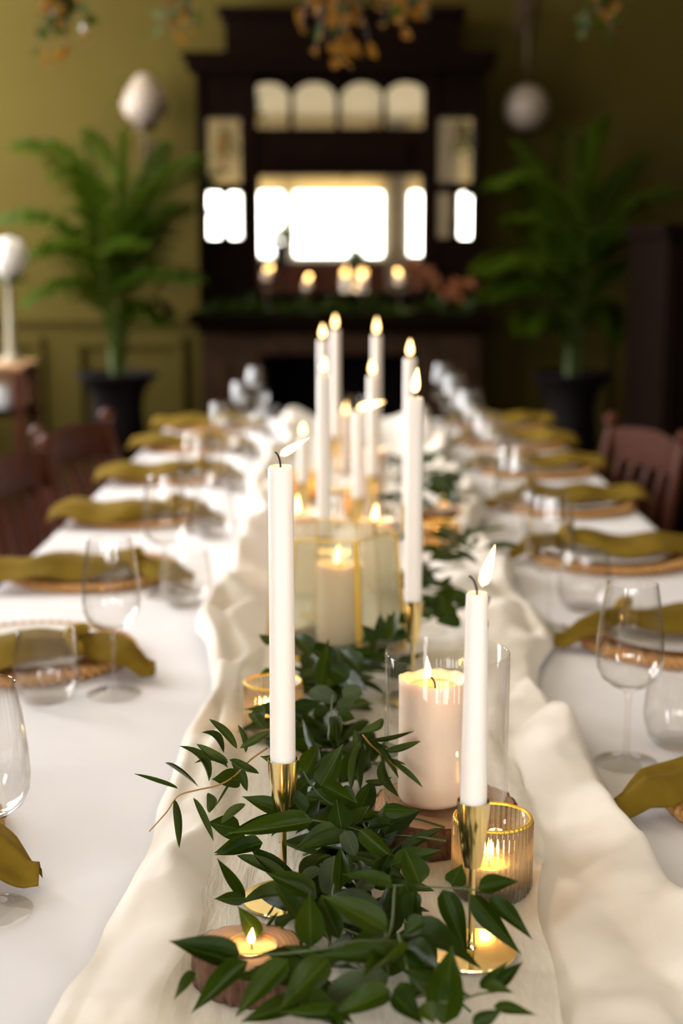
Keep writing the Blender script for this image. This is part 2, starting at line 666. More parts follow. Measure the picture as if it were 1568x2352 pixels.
for pa, pb in ((-150, 100), (165, 425), (1135, 1400), (1450, 1700)):
    panel(W(pa, 800, YF).x, W(pb, 800, YF).x, 0.24, DADO - 0.09)

# blinds and curtains at the window wall behind the camera (seen in the mirrors)
for k, (a, b) in enumerate(((-1.66, -0.68), (-0.64, 0.36), (0.56, 1.40))):
    bm = grid(2, 24, lambda u, v: (a + (b - a) * u, YB + 0.05 + 0.012 * math.sin(v * 5 * math.pi) ** 2, 1.88 + 0.75 * v))
    bmesh.ops.solidify(bm, geom=bm.faces[:], thickness=0.004)
    tag(put('roman_blind', bm, 'blind_fabric'), ('gathered gold roman blind over the narrow left-hand windows behind the table',
        'gathered gold roman blind over the wide middle window behind the table',
        'gathered gold roman blind over the right-hand windows behind the table')[k], 'blind', 'blinds on the window wall')
for k, (a, b) in enumerate(((-1.12, -1.03), (0.355, 0.56), (0.78, 1.07))):
    bm = grid(36, 4, lambda u, v: (a + (b - a) * u, YB + 0.09 + 0.03 * math.sin(u * 16), 0.05 + 2.55 * v))
    bmesh.ops.solidify(bm, geom=bm.faces[:], thickness=0.003)
    tag(put('curtain', bm, 'curtain_fabric'), ('beige pleated curtain between the two left-hand windows, seen in mirror',
        'narrow beige curtain beside the wide middle window, seen in mirror',
        'wide beige curtain hanging between the right-hand windows, seen in mirror')[k], 'curtain', 'curtains on the window wall')

def silhouette_plant(x, z, r, nl, label):  # plant added behind the camera to break up the mirrored window light
    p = thing('window_plant', label, 'potted plant', (x, YB + 0.3, 0))
    put('plant_stand', lathe([(0, 0), (0.13, 0), (0.13, 0.02), (0.03, 0.05), (0.025, z - 0.30), (0.12, z - 0.26), (0.12, z - 0.24), (0, z - 0.24)], 20), 'iron', p)
    put('pot', lathe([(0, z - 0.24), (0.07, z - 0.24), (0.10, z - 0.05), (0.105, z - 0.04), (0.09, z - 0.05), (0, z - 0.06)], 24), 'iron', p)
    for k in range(nl):
        a, e = rnd.uniform(0, 6.28), rnd.uniform(-0.1, 1.3)
        d = Vector((math.cos(a) * math.cos(e), 0.6 * math.sin(a) * math.cos(e), math.sin(e)))
        q = Vector((0, 0, z - 0.06)) + d * r * rnd.uniform(0.2, 0.6)
        leaf(p, 'r', q, q + d * r * rnd.uniform(0.4, 0.7), r * 0.3, rnd.uniform(-1, 1), up=Vector((0, 1, 0.3)))


# ------------------------------------------------------------------ fireplace with mirrored overmantel
FY = 6.22      # front plane of the overmantel


def fx(px, y=FY):
    return W(px, 600, y).x


def fz(py, y=FY):
    return W(780, py, y).z


fp = thing('fireplace', 'brown stone fireplace surround with dark open hearth below the mirror', 'fireplace', (fx(780), YF, 0))


def loc_bm(bm, o):
    bmesh.ops.translate(bm, verts=bm.verts, vec=-Vector(o.location))
    return bm


def fpart(name, mat, parent, root, x0, x1, y0, y1, z0, z1, bev=0.006):
    return put(name, loc_bm(boxb(x0, x1, y0, y1, z0, z1, bev), root), mat, parent, smooth=False)


sh = fz(742)
jl = (fx(458), fx(596)); jr = (fx(965), fx(1106))
fpart('jamb', 'brown_stone', fp, fp, jl[0], jl[1], FY, YF, 0, fz(815))
fpart('jamb', 'brown_stone', fp, fp, jr[0], jr[1], FY, YF, 0, fz(815))
fpart('lintel', 'brown_stone', fp, fp, jl[0], jr[1], FY, YF, fz(815), sh)
fpart('hearth_back', 'soot', fp, fp, jl[1], jr[0], YF - 0.04, YF, 0, fz(815))
fpart('hearth_slab', 'brown_stone', fp, fp, jl[0] - 0.1, jr[1] + 0.1, FY - 0.35, FY, 0, 0.03)
for px in (500, 560, 1002, 1062):
    pl = fpart('jamb_panel', 'brown_stone', fp, fp, fx(px) - 0.035, fx(px) + 0.035, FY - 0.018, FY, 0.12, fz(835))
fpart('lintel_panel', 'brown_stone', fp, fp, fx(620), fx(940), FY - 0.018, FY, fz(805), fz(760))
# cast iron grate
g = bmesh.new()
for k in range(9):
    xx = fx(640) + (fx(920) - fx(640)) * k / 8
    box(g, (xx, FY + 0.08, 0.2), (0.012, 0.012, 0.28))
for zz in (0.07, 0.33):
    box(g, ((fx(640) + fx(920)) / 2, FY + 0.08, zz), (fx(920) - fx(640) + 0.03, 0.016, 0.016))
put('grate', loc_bm(g, fp), 'iron', fp, smooth=False)
sf = fpart('mantel_shelf', 'dark_oak', fp, fp, fx(436), fx(1124), FY - 0.14, YF, sh, sh + 0.045, 0.012)
SHELF = sh + 0.045
fpart('shelf_moulding', 'dark_oak', fp, fp, fx(452), fx(1110), FY - 0.07, FY, sh - 0.04, sh)

om = thing('overmantel', 'dark carved wood overmantel with mirrors standing on the mantel shelf', 'overmantel', (fx(780), YF, SHELF))
OB = FY + 0.12   # back board plane
fpart('back_board', 'dark_oak', om, om, fx(456), fx(1106), OB, YF, SHELF, fz(150))
for a, b in ((456, 470), (556, 590), (971, 1003), (1088, 1106)):
    fpart('stile', 'dark_oak', om, om, fx(a), fx(b), FY, OB + 0.01, SHELF, fz(165))
fpart('rail', 'dark_oak', om, om, fx(590), fx(971), FY + 0.01, OB + 0.01, fz(398), fz(298))
fpart('frieze_panel', 'dark_oak', om, om, fx(625), fx(935), FY - 0.005, FY + 0.012, fz(375), fz(322))
fpart('cornice', 'dark_oak', om, om, fx(440), fx(1120), FY - 0.09, OB + 0.01, fz(165), fz(140), 0.012)
fpart('cornice_top', 'dark_oak', om, om, fx(430), fx(1130), FY - 0.12, OB + 0.01, fz(140), fz(126), 0.008)
fpart('crest', 'dark_oak', om, om, fx(520), fx(1050), FY + 0.05, YF, fz(126), fz(30), 0.01)
fpart('crest_rail', 'dark_oak', om, om, fx(505), fx(1065), FY, YF, fz(30), fz(12), 0.01)
fpart('mirror_pane', 'mirror', om, om, fx(590), fx(971), OB - 0.008, OB, fz(672), fz(398), 0)
fpart('bottom_rail', 'dark_oak', om, om, fx(590), fx(971), FY + 0.03, OB + 0.01, SHELF, fz(672), 0)
for a, b in ((470, 556), (1003, 1088)):
    fpart('mirror_pane', 'mirror', om, om, fx(a), fx(b), OB - 0.008, OB, fz(546), fz(262), 0)
    fpart('side_rail', 'dark_oak', om, om, fx(a), fx(b), FY + 0.01, OB + 0.01, SHELF, fz(546), 0)
    fpart('side_rail', 'dark_oak', om, om, fx(a), fx(b), FY + 0.01, OB + 0.01, fz(262), fz(165), 0)
    fpart('bracket_shelf', 'dark_oak', om, om, fx(a), fx(b), FY - 0.06, OB, fz(438), fz(420), 0.004)
    c = (fx(a) + fx(b)) / 2
    zz0, zz1 = fz(546), fz(438)
    hh = zz1 - zz0
    prof = [(0.016, 0), (0.016, 0.02 * hh), (0.010, 0.08 * hh), (0.017, 0.25 * hh), (0.011, 0.45 * hh), (0.009, 0.6 * hh), (0.013, 0.8 * hh), (0.008, 0.9 * hh), (0.016, hh)]
    put('spindle', lathe(prof, 14), 'dark_oak', om, loc=Vector((c, FY + 0.02, zz0)) - Vector(om.location))
# four arched mirrors over the frieze
for k, c in enumerate((618, 722, 830, 930)):
    hw = (fx(48 + 0) - fx(0))
    cx = fx(c)
    zb, zt = fz(292), fz(186)
    bm = bmesh.new()
    pts = [(cx - hw, zb), (cx + hw, zb)]
    for q in range(9):
        a = math.pi * q / 8
        pts.append((cx + hw * math.cos(a), zt - hw * 0.75 + hw * 0.75 * math.sin(a)))
    f_ = [bm.verts.new((x, FY + 0.05, z)) for x, z in pts]
    b_ = [bm.verts.new((x, FY + 0.058, z)) for x, z in pts]
    bm.faces.new(f_)
    bm.faces.new(list(reversed(b_)))
    m_ = len(pts)
    for q in range(m_):
        bm.faces.new((f_[q], b_[q], b_[(q + 1) % m_], f_[(q + 1) % m_]))
    bmesh.ops.recalc_face_normals(bm, faces=bm.faces[:])
    mm = put('arched_mirror', loc_bm(bm, om), 'mirror', om, smooth=False)
fpart('arch_board', 'dark_oak', om, om, fx(556), fx(1003), FY + 0.058, OB, fz(298), fz(165), 0)
for c in (563, 670, 776, 880, 985):
    put('arch_column', lathe([(0.014, 0), (0.009, 0.02), (0.012, 0.08), (0.008, 0.15), (0.014, 0.2)], 12), 'dark_oak', om,
        loc=Vector((fx(c), FY + 0.03, fz(296))) - Vector(om.location))

# ------------------------------------------------------------------ table and cloths
TX = 0.013
TW = 0.605
TY0, TY1 = 0.55, G(808, 962).y
tb = thing('dining_table', 'long banquet table under the white tablecloth', 'table', (TX, (TY0 + TY1) / 2, 0))
L2 = (TY1 - TY0) / 2 - 0.02
put('tabletop', boxb(-TW + 0.015, TW - 0.015, -L2, L2, TZ - 0.035, TZ - 0.004), 'pine', tb, smooth=False)
for sx in (-1, 1):
    for yy in (-L2 + 0.15, 0, L2 - 0.15):
        put('leg', boxb(sx * (TW - 0.14) - 0.03, sx * (TW - 0.14) + 0.03, yy - 0.03, yy + 0.03, 0, TZ - 0.035, 0.004), 'pine', tb, smooth=False)

CREASE = [G(200, 1778).y, G(200, 2122).y]


def cloth(u, v):
    s = (u * 2 - 1)
    DROP = 0.24
    half = TW + DROP
    d = s * half
    y = TY0 - DROP + (TY1 - TY0 + 2 * DROP) * v
    z = 0.0
    x = d
    over = abs(d) - TW
    yy = min(max(y, TY0), TY1)
    oy = max(TY0 - y, y - TY1, 0)
    if over > 0:
        x = math.copysign(TW + 0.004 + 0.035 * (over / DROP) * (0.5 + 0.5 * math.sin(y * 19 + 2 * math.sin(y * 3))), d)
        z -= over
    if oy > 0:
        sg = -1 if y < TY0 else 1
        yy += sg * (0.004 + 0.035 * (oy / DROP) * (0.5 + 0.5 * math.sin(x * 21)))
        z = min(z, -oy)
    else:
        yy = y
    if over <= 0 and oy <= 0:
        for c in CREASE:
            q = y + 0.012 * math.sin(x * 3) - c
            z += 0.0028 * math.exp(-(q / 0.006) ** 2) * (1 if x < 0.1 else 0.4)
        z += 0.0012 * mnoise.noise(Vector((x * 3, y * 1.5, 0)))
    return (x, yy, z)


tc = put('tablecloth', grid(96, 300, cloth), 'white_linen', smooth='all', loc=(TX, 0, TZ))
tag(tc, 'white linen tablecloth covering the whole long banquet table', 'tablecloth')


def fbm(x, y, s, o=3):
    r, a = 0.0, 1.0
    for k in range(o):
        r += a * mnoise.noise(Vector((x * s, y * s, 3.7 + k * 9)))
        a *= 0.5
        s *= 2.1
    return r


def runner(u, v):
    y = 0.62 + (TY1 - 0.02 - 0.62) * v
    s = u * 2 - 1
    eL = -0.205 + 0.016 * math.sin(y * 5.1) + 0.012 * math.sin(y * 11.3 + 1)
    eR = 0.250 + 0.020 * math.sin(y * 6.3 + 0.8) + 0.014 * math.sin(y * 13.7)
    if y > 1.5:
        eL += -0.02 * min(1, y - 1.5)
    x = eL + (eR - eL) * u
    side = max(0.0, (abs(s) - 0.42) / 0.58)
    gather = min(1.0, max(0.0, (y - 0.8) / 0.9))
    amp = 0.006 + (0.016 if s > 0 else 0.010 + 0.014 * gather) * (0.4 + 0.6 * gather)
    # long folds running with the table plus diagonal bunches
    ph = x * 62 + 2.2 * math.sin(y * (5.5 if s > 0 else 3.0)) + 1.5 * fbm(x, y, 3.0, 2)
    ridge = abs(math.sin(ph * 0.5)) ** 1.1
    bun = abs(math.sin(0.5 * (y * 24 - x * 34 + 3.4 * fbm(x, y * 0.7, 4.0, 2)))) ** 1.2
    k = (0.25 + 0.75 * gather) if s < 0 else 0.75
    z = side ** 0.7 * amp * (0.9 * ridge + 1.0 * bun * k) * 1.35
    cr = 1 - abs(fbm(x * 1.3 + 9, y, 9.0, 3))
    z += (0.0022 + 0.0075 * side) * max(0, cr - 0.55) ** 1.5 * 2.2
    z += 0.0015 * fbm(x, y, 22)
    edge = min(1.0, (1 - abs(s)) / 0.06)
    z = z * (0.25 + 0.75 * edge)
    lim = 0.0070 + 0.55 * max(0.0, abs(x) - 0.128)
    return (x + 0.010 * side * fbm(x + 5, y, 7, 2), y, max(0.002, min(lim, z + 0.0035)))


rn = put('table_runner', grid(90, 420, runner), 'cream_muslin', smooth='all', loc=(TX, 0, TZ))
tag(rn, 'rumpled cream muslin runner along the middle of the table', 'table runner')


def gauze(u, v):
    y = 0.64 + 1.25 * v
    s = u * 2 - 1
    eL = -0.150 + 0.012 * math.sin(y * 7) + 0.004 * math.sin(y * 31)
    eR = 0.150 + 0.014 * math.sin(y * 9 + 2.3) + 0.004 * math.sin(y * 27)
    x = eL + (eR - eL) * u
    base = Vector(runner((x + 0.205) / 0.455 if 0 < (x + 0.205) / 0.455 < 1 else 0.5, (y - 0.62) / (TY1 - 0.64))).z
    side = max(0.0, (abs(s) - 0.3) / 0.7)
    z = base + 0.0035 + side * 0.006 * (0.5 + 0.5 * math.sin(x * 120 + 3 * math.sin(y * 4) + 2 * fbm(x, y, 5, 2)))
    z += 0.0012 * fbm(x * 2.5, y * 0.6, 30)
    return (x, y, min(z, 0.0098 + 0.6 * max(0.0, abs(x) - 0.128)))


gz = put('gauze_runner', grid(70, 200, gauze), 'cream_gauze', smooth='all', loc=(TX, 0, TZ))
tag(gz, 'sheer crinkled gauze strip lying on the cream runner', 'table runner')
RZ = 0.010      # height of the runner's flat middle above the table

# ------------------------------------------------------------------ leaves
def leaf_mesh(name, mat, prof, fold, bend, curve=0.0, seg=10, cols=2, wave=0.0):
    bm = bmesh.new()
    rows = []
    for j in range(seg + 1):
        t = j / seg
        h = prof(t)
        cx = curve * math.sin(math.pi * t)
        zc = -bend * (t - 0.15) ** 2
        row = []
        for i in range(-cols, cols + 1):
            s = i / cols
            row.append(bm.verts.new((cx + h * s, t, zc + fold * abs(s) * h + wave * math.sin(t * 9 + i) * abs(s) * h)))
        rows.append(row)
    for a, b in zip(rows, rows[1:]):
        for i in range(len(a) - 1):
            bm.faces.new((a[i], a[i + 1], b[i + 1], b[i]))
    bmesh.ops.remove_doubles(bm, verts=bm.verts, dist=1e-5)
    me = bpy.data.meshes.new(name)
    bm.normal_update()
    bm.to_mesh(me)
    bm.free()
    for p in me.polygons:
        p.use_smooth = True
    me.materials.append(M[mat])
    return me


def norm(fn):
    mxv = max(fn(i / 40) for i in range(41))
    return lambda t: 0.5 * fn(t) / mxv


ovate = norm(lambda t: max(0, t) ** 0.55 * max(0, 1 - t) ** 1.3)
lance = norm(lambda t: max(0, t) ** 0.75 * max(0, 1 - t) ** 0.85)
orb = norm(lambda t: max(0, t) ** 0.5 * max(0, 1 - t) ** 0.42)
LEAF = {
    'r': [leaf_mesh('leaf', 'ruscus_leaf', ovate, f_, b_, c_, wave=w_) for f_, b_, c_, w_ in
          ((0.25, 0.10, 0.02, 0.03), (0.45, 0.16, -0.04, 0.05), (-0.15, 0.05, 0.05, 0.04), (0.30, -0.12, -0.02, 0.06))],
    'w': [leaf_mesh('leaf', 'willow_leaf', lance, f_, b_, c_) for f_, b_, c_ in
          ((0.3, 0.10, 0.35), (0.3, 0.15, -0.35), (0.2, 0.05, 0.1), (0.5, 0.2, 0.7))],
    's': [leaf_mesh('leaf', 'sage_leaf', orb, f_, b_, 0.0, wave=0.05) for f_, b_ in ((0.12, 0.08), (-0.1, 0.04))],
}


def leaf(parent, kind, p0, p1, width, roll=0.0, var=None, up=None, origin=None):
    """one leaf from its base p0 to its tip p1"""
    ms = LEAF[kind]
    me = ms[rnd.randrange(len(ms)) if var is None else var % len(ms)]
    d = p1 - p0
    ln = d.length
    y = d / ln
    n = up if up is not None else ((CAM - p0).normalized() + Vector((0, 0, 0.55)))
    n = (n - y * n.dot(y))
    n = n.normalized() if n.length > 1e-6 else Vector((1, 0, 0))
    x = y.cross(n)
    rot = Matrix((x, y, n)).transposed().to_4x4()
    rot = Matrix.Rotation(roll, 4, y) @ rot
    o = put('leaf', me, None, parent)
    org = origin if origin is not None else Vector((0, 0, 0))
    o.matrix_local = Matrix.Translation(p0 - org) @ rot @ Matrix.Diagonal((width, ln, ln, 1))
    return o


ZA = (300, 1500, 0.38265)
ZB = (700, 1500, 0.38265)
ZD = (300, 1900, 0.38265)
ZE = (700, 1900, 0.38265)
Z1 = (560, 1650, 0.2551)
Z2 = (560, 1950, 0.2551)
Z3 = (560, 1380, 0.2551)


def sprig(name, label, cat, stem_mat, tr, leaves, stem, zs, stem_r=0.0011, group=None):
    """leaves: (kind, bx, by, tx, ty, width, depth at base, depth at tip[, roll]) in the view tr"""
    ox, oy, s = tr
    sp = [U(ox + a * s, oy + b * s, zc) for a, b, zc in stem]
    root = thing(name, label, cat, sp[0], 0, group)
    o0 = Vector(root.location)
    pts = []
    ext = [sp[0] * 2 - sp[1]] + sp + [sp[-1] * 2 - sp[-2]]
    for i in range(1, len(ext) - 2):
        a, b, c, d = ext[i - 1:i + 3]
        for k in range(5):
            u = k / 5
            pts.append(0.5 * (2 * b + (c - a) * u + (2 * a - 5 * b + 4 * c - d) * u * u + (3 * b - a - 3 * c + d) * u ** 3))
    pts.append(sp[-1])
    put('stem', tube([p - o0 for p in pts], [stem_r * (1 - 0.4 * i / len(pts)) for i in range(len(pts))], 6), stem_mat, root, smooth='all')
    for L in leaves:
        k, bx, by, tx, ty, w = L[:6]
        z0 = L[6] if len(L) > 6 else zs
        z1 = L[7] if len(L) > 7 else z0
        rl = L[8] if len(L) > 8 else rnd.uniform(-0.35, 0.35)
        p0, p1 = U(ox + bx * s, oy + by * s, z0), U(ox + tx * s, oy + ty * s, z1)
        leaf(root, k, p0, p1, (1.15 if k == 'r' else 1.05) * w * s * (z0 + z1) / 2 / F, rl, origin=o0)
    return root


GRP = 'cut foliage in the table garland'
sprig('ruscus_sprig', 'glossy ruscus sprig whose leaves cross the left gold candlestick', 'foliage sprig', 'green_stem', Z1, [
    ('r', 525, 460, 145, 335, 165, 1.195, 1.19, 0.0), ('r', 548, 515, 682, 222, 165, 1.20, 1.22, 0.1), ('r', 690, 610, 900, 235, 205, 1.20, 1.21, 0.0),
    ('r', 545, 865, 315, 580, 175, 1.185, 1.19, 0.1), ('r', 370, 865, -20, 690, 150, 1.185, 1.19, 0.0), ('r', 690, 590, 1020, 760, 140, 1.205, 1.21),
    ('r', 860, 640, 1030, 760, 130, 1.22, 1.22), ('r', 460, 680, 580, 555, 150, 1.235, 1.24), ('r', 570, 880, 690, 735, 150, 1.22, 1.23)],
    [(530, 470, 1.2), (580, 560, 1.2), (680, 690, 1.205), (830, 800, 1.21)], 1.2, group=GRP)
sprig('ruscus_sprig', 'ruscus sprig of long leaves reaching left below the candle cup', 'foliage sprig', 'green_stem', Z1, [
    ('r', 625, 925, -155, 1065, 190, 1.165, 1.16, 0.0), ('r', 375, 892, -195, 1062, 130, 1.18, 1.175), ('r', 845, 985, 465, 1150, 150, 1.17, 1.165),
    ('r', 880, 1010, 830, 718, 205, 1.175, 1.19, 0.0), ('r', 1000, 1090, 455, 1162, 160, 1.165, 1.15), ('r', 170, 1120, -270, 1250, 150, 1.19, 1.18),
    ('r', 40, 1090, -270, 1210, 130, 1.19, 1.18), ('r', 985, 965, 1130, 765, 130, 1.19, 1.2), ('r', 1120, 990, 1360, 945, 100, 1.20, 1.21), ('r', 1050, 1030, 1300, 1095, 125, 1.19, 1.19), ('r', 1010, 900, 1240, 870, 120, 1.21, 1.22), ('r', 1130, 1080, 1240, 960, 110, 1.2, 1.21), ('r', 1250, 815, 1570, 822, 130, 1.20, 1.2, 0.0)],
    [(380, 870, 1.18), (620, 915, 1.175), (910, 970, 1.18), (1040, 1010, 1.18)], 1.17, group=GRP)
sprig('willow_eucalyptus_sprig', 'slender-leaved eucalyptus sprig reaching left over the cream runner', 'foliage sprig', 'amber_stem', ZA, [
    ('w', 640, 575, 470, 395, 48, 1.24, 1.24), ('w', 585, 660, 405, 540, 62, 1.23, 1.22), ('w', 560, 600, 425, 465, 45, 1.24, 1.25), ('w', 470, 772, 305, 548, 52, 1.22, 1.22),
    ('w', 585, 690, 390, 650, 38, 1.23, 1.22), ('w', 285, 815, 35, 718, 26, 1.2, 1.18), ('w', 265, 878, 285, 1165, 48, 1.19, 1.17), ('w', 375, 868, 500, 1125, 44, 1.2, 1.18),
    ('w', 410, 805, 200, 645, 12, 1.24, 1.3), ('w', 655, 572, 840, 462, 50, 1.24, 1.25), ('w', 690, 600, 645, 430, 34, 1.25, 1.25),
    ('w', 590, 640, 778, 708, 48, 1.2, 1.2), ('w', 622, 735, 510, 920, 14, 1.19, 1.18), ('w', 800, 445, 700, 362, 75, 1.28, 1.3),
    ('w', 470, 960, 462, 835, 60, 1.2, 1.21), ('w', 690, 905, 540, 1020, 60, 1.2, 1.19), ('r', 660, 1060, 460, 1015, 130, 1.21, 1.2), ('r', 660, 760, 480, 765, 120, 1.24, 1.23),
    ('w', 700, 830, 600, 640, 55, 1.23, 1.24)],
    [(820, 570, 1.24), (720, 640, 1.23), (620, 740, 1.22), (520, 795, 1.21), (400, 822, 1.2), (285, 858, 1.19), (215, 955, 1.19), (112, 1070, 1.18)], 1.22, 0.0009, group=GRP)
sprig('willow_eucalyptus_sprig', 'slender-leaved eucalyptus sprig lying against the clear glass cylinder', 'foliage sprig', 'amber_stem', ZB, [
    ('w', 385, 525, 648, 466, 28, 1.29, 1.28), ('w', 480, 592, 692, 525, 44, 1.28, 1.27), ('w', 515, 650, 708, 802, 40, 1.28, 1.26), ('w', 470, 640, 560, 852, 60, 1.27, 1.25),
    ('w', 335, 480, 470, 380, 62, 1.30, 1.31), ('w', 330, 530, 275, 822, 60, 1.28, 1.26), ('w', 350, 540, 345, 815, 58, 1.28, 1.26), ('w', 505, 640, 605, 666, 20, 1.28, 1.27),
    ('w', 300, 460, 285, 640, 55, 1.29, 1.28), ('w', 400, 520, 560, 745, 40, 1.29, 1.27), ('w', 360, 770, 520, 740, 42, 1.27, 1.27), ('w', 420, 545, 500, 560, 24, 1.29, 1.28)],
    [(345, 490, 1.29), (400, 555, 1.29), (500, 640, 1.28), (560, 700, 1.27)], 1.28, 0.0010, group=GRP)
sprig('ruscus_sprig', 'ruscus sprig with drooping leaves around the right gold candlestick', 'foliage sprig', 'green_stem', ZE, [
    ('r', 520, 225, 830, 128, 110, 1.10, 1.11, 0.1), ('r', 690, 345, 600, 120, 150, 1.075, 1.09, 0.1), ('r', 880, 345, 942, 218, 115, 1.07, 1.08),
    ('r', 1040, 375, 1290, 318, 100, 1.05, 1.05, 0.1), ('r', 1105, 420, 1365, 685, 95, 1.045, 1.03, 0.0), ('r', 995, 400, 1305, 765, 115, 1.05, 1.03, 0.0),
    ('r', 825, 375, 975, 785, 125, 1.06, 1.04, 0.0), ('r', 650, 385, 640, 640, 120, 1.06, 1.045), ('r', 600, 345, 700, 540, 100, 1.07, 1.05)],
    [(250, 290, 1.1), (420, 330, 1.09), (545, 350, 1.08), (820, 362, 1.06), (1050, 378, 1.05)], 1.06, group=GRP)
sprig('ruscus_sprig', 'ruscus sprig with large leaves hanging before the small wood slice', 'foliage sprig', 'green_stem', ZD, [
    ('r', 660, 770, 232, 668, 115, 0.99, 0.985, 0.1), ('r', 590, 800, 240, 680, 110, 1.0, 0.99), ('r', 705, 802, 345, 1112, 125, 0.985, 0.975, 0.0), ('r', 945, 795, 615, 1142, 140, 0.98, 0.965, 0.0),
    ('r', 1185, 790, 888, 1112, 175, 0.985, 0.965, 0.0), ('r', 395, 880, 255, 1025, 75, 1.0, 0.985), ('r', 768, 662, 640, 468, 105, 1.07, 1.08, 0.0),
    ('r', 690, 440, 510, 170, 62, 1.14, 1.16), ('r', 690, 425, 500, 428, 80, 1.13, 1.12), ('r', 1260, 795, 900, 700, 90, 1.0, 1.0)],
    [(1300, 690, 0.99), (1180, 725, 0.985), (980, 752, 0.985), (800, 765, 0.985), (650, 765, 0.988)], 1.0, group=GRP)
sprig('ruscus_sprig', 'ruscus sprig with broad leaves at the front centre of the garland', 'foliage sprig', 'green_stem', Z2, [
    ('r', 655, 445, 185, 183, 185, 1.10, 1.12, 0.0), ('r', 1290, 745, 690, 395, 230, 1.01, 1.03, 0.0), ('r', 600, 890, 592, 408, 240, 1.02, 1.05, 0.0), ('r', 505, 665, 270, 325, 140, 1.05, 1.08),
    ('r', 860, 815, 700, 440, 160, 1.03, 1.06), ('r', 1340, 985, 635, 945, 175, 0.965, 0.96, 0.0), ('r', 1320, 1275, 770, 1525, 220, 0.95, 0.935, 0.0), ('r', 950, 1500, 290, 1495, 155, 0.94, 0.93, 0.0),
    ('r', 1340, 350, 875, 200, 150, 1.06, 1.08, 0.3), ('r', 840, 395, 880, -60, 125, 1.08, 1.11, 0.2), ('r', 960, 315, 915, 25, 140, 1.10, 1.12), ('r', 1180, 325, 1330, 0, 150, 1.09, 1.12),
    ('r', 1100, 295, 1035, 80, 100, 1.1, 1.12), ('r', 1040, -170, 1415, 150, 140, 1.13, 1.11, 0.4), ('r', 300, 740, 480, 560, 110, 1.09, 1.1), ('w', 165, 765, 310, 560, 30, 1.09, 1.1), ('w', 185, 640, 280, 490, 22, 1.1, 1.11)],
    [(1360, 330, 1.06), (1300, 780, 1.0), (1000, 830, 0.99), (720, 900, 0.985), (600, 890, 1.0)], 1.04, group=GRP)
sprig('ruscus_sprig', 'blurred ruscus sprig at the bottom edge before the right gold base', 'foliage sprig', 'green_stem', ZE, [
    ('r', 830, 1190, 885, 690, 200, 0.94, 0.965, 0.0), ('r', 1150, 975, 1312, 798, 70, 0.97, 0.98), ('r', 1050, 965, 1222, 800, 70, 0.965, 0.975), ('r', 1130, 1075, 1395, 1135, 66, 0.94, 0.935),
    ('r', 1070, 955, 1255, 1005, 75, 0.96, 0.955), ('r', 580, 750, 790, 965, 120, 0.975, 0.96, 0.5), ('r', 570, 930, 660, 1120, 120, 0.95, 0.94), ('r', 520, 1000, 720, 1180, 150, 0.94, 0.93),
    ('r', 1000, 1180, 1190, 1090, 90, 0.925, 0.92), ('r', 700, 1060, 780, 1180, 110, 0.935, 0.93), ('r', 720, 560, 570, 650, 110, 1.0, 1.0)],
    [(560, 640, 0.99), (640, 900, 0.96), (820, 1050, 0.945), (1050, 1000, 0.955), (1140, 990, 0.96)], 0.95, group=GRP)
sprig('round_leaf_eucalyptus_sprig', 'grey-green round-leaved eucalyptus tucked into the front garland', 'foliage sprig', 'green_stem', Z2, [
    ('s', 770, 420, 815, 50, 235, 1.11, 1.14, 0.0), ('s', 520, 270, 690, 165, 120, 1.13, 1.14), ('s', 1240, 640, 800, 400, 330, 1.05, 1.08, 0.0), ('s', 1310, 1130, 745, 1340, 270, 0.98, 0.965, 0.0),
    ('s', 1180, 340, 1000, 310, 110, 1.09, 1.1), ('s', 900, 1020, 1050, 840, 170, 0.995, 1.01), ('s', 1000, 60, 900, -170, 150, 1.14, 1.16)],
    [(900, 80, 1.14), (800, 430, 1.1), (1000, 560, 1.07), (1240, 640, 1.05), (1300, 1130, 0.98)], 1.08, group=GRP)
sprig('ruscus_sprig', 'ruscus sprig behind the left candlestick, below the hexagonal lantern', 'foliage sprig', 'green_stem', Z3, [
    ('r', 690, 775, 772, 325, 140, 1.52, 1.56, 0.5), ('r', 610, 490, 440, 270, 150, 1.57, 1.6), ('r', 835, 570, 545, 390, 170, 1.56, 1.6), ('r', 1060, 650, 850, 400, 165, 1.56, 1.6, 0.0),
    ('r', 950, 700, 700, 560, 185, 1.54, 1.55), ('r', 440, 955, 700, 900, 140, 1.46, 1.46, 0.0), ('s', 825, 910, 590, 790, 180, 1.48, 1.5), ('r', 845, 1005, 1005, 1062, 120, 1.42, 1.42, 0.5),
    ('r', 840, 1310, 825, 975, 105, 1.36, 1.42), ('r', 620, 1310, 525, 1040, 70, 1.36, 1.41), ('r', 1190, 365, 1055, 205, 105, 1.66, 1.68), ('r', 1245, 340, 1228, 90, 120, 1.66, 1.7), ('r', 1330, 350, 1350, 60, 110, 1.66, 1.7),
    ('s', 1060, 790, 890, 860, 150, 1.48, 1.47), ('r', 250, 380, 130, 305, 80, 1.62, 1.62), ('r', 250, 630, 140, 662, 60, 1.58, 1.57), ('w', 185, 1160, 35, 1005, 80, 1.36, 1.38), ('s', 990, 900, 850, 960, 140, 1.45, 1.44)],
    [(760, 1250, 1.36), (780, 1050, 1.42), (800, 850, 1.48)], 1.5, group=GRP)
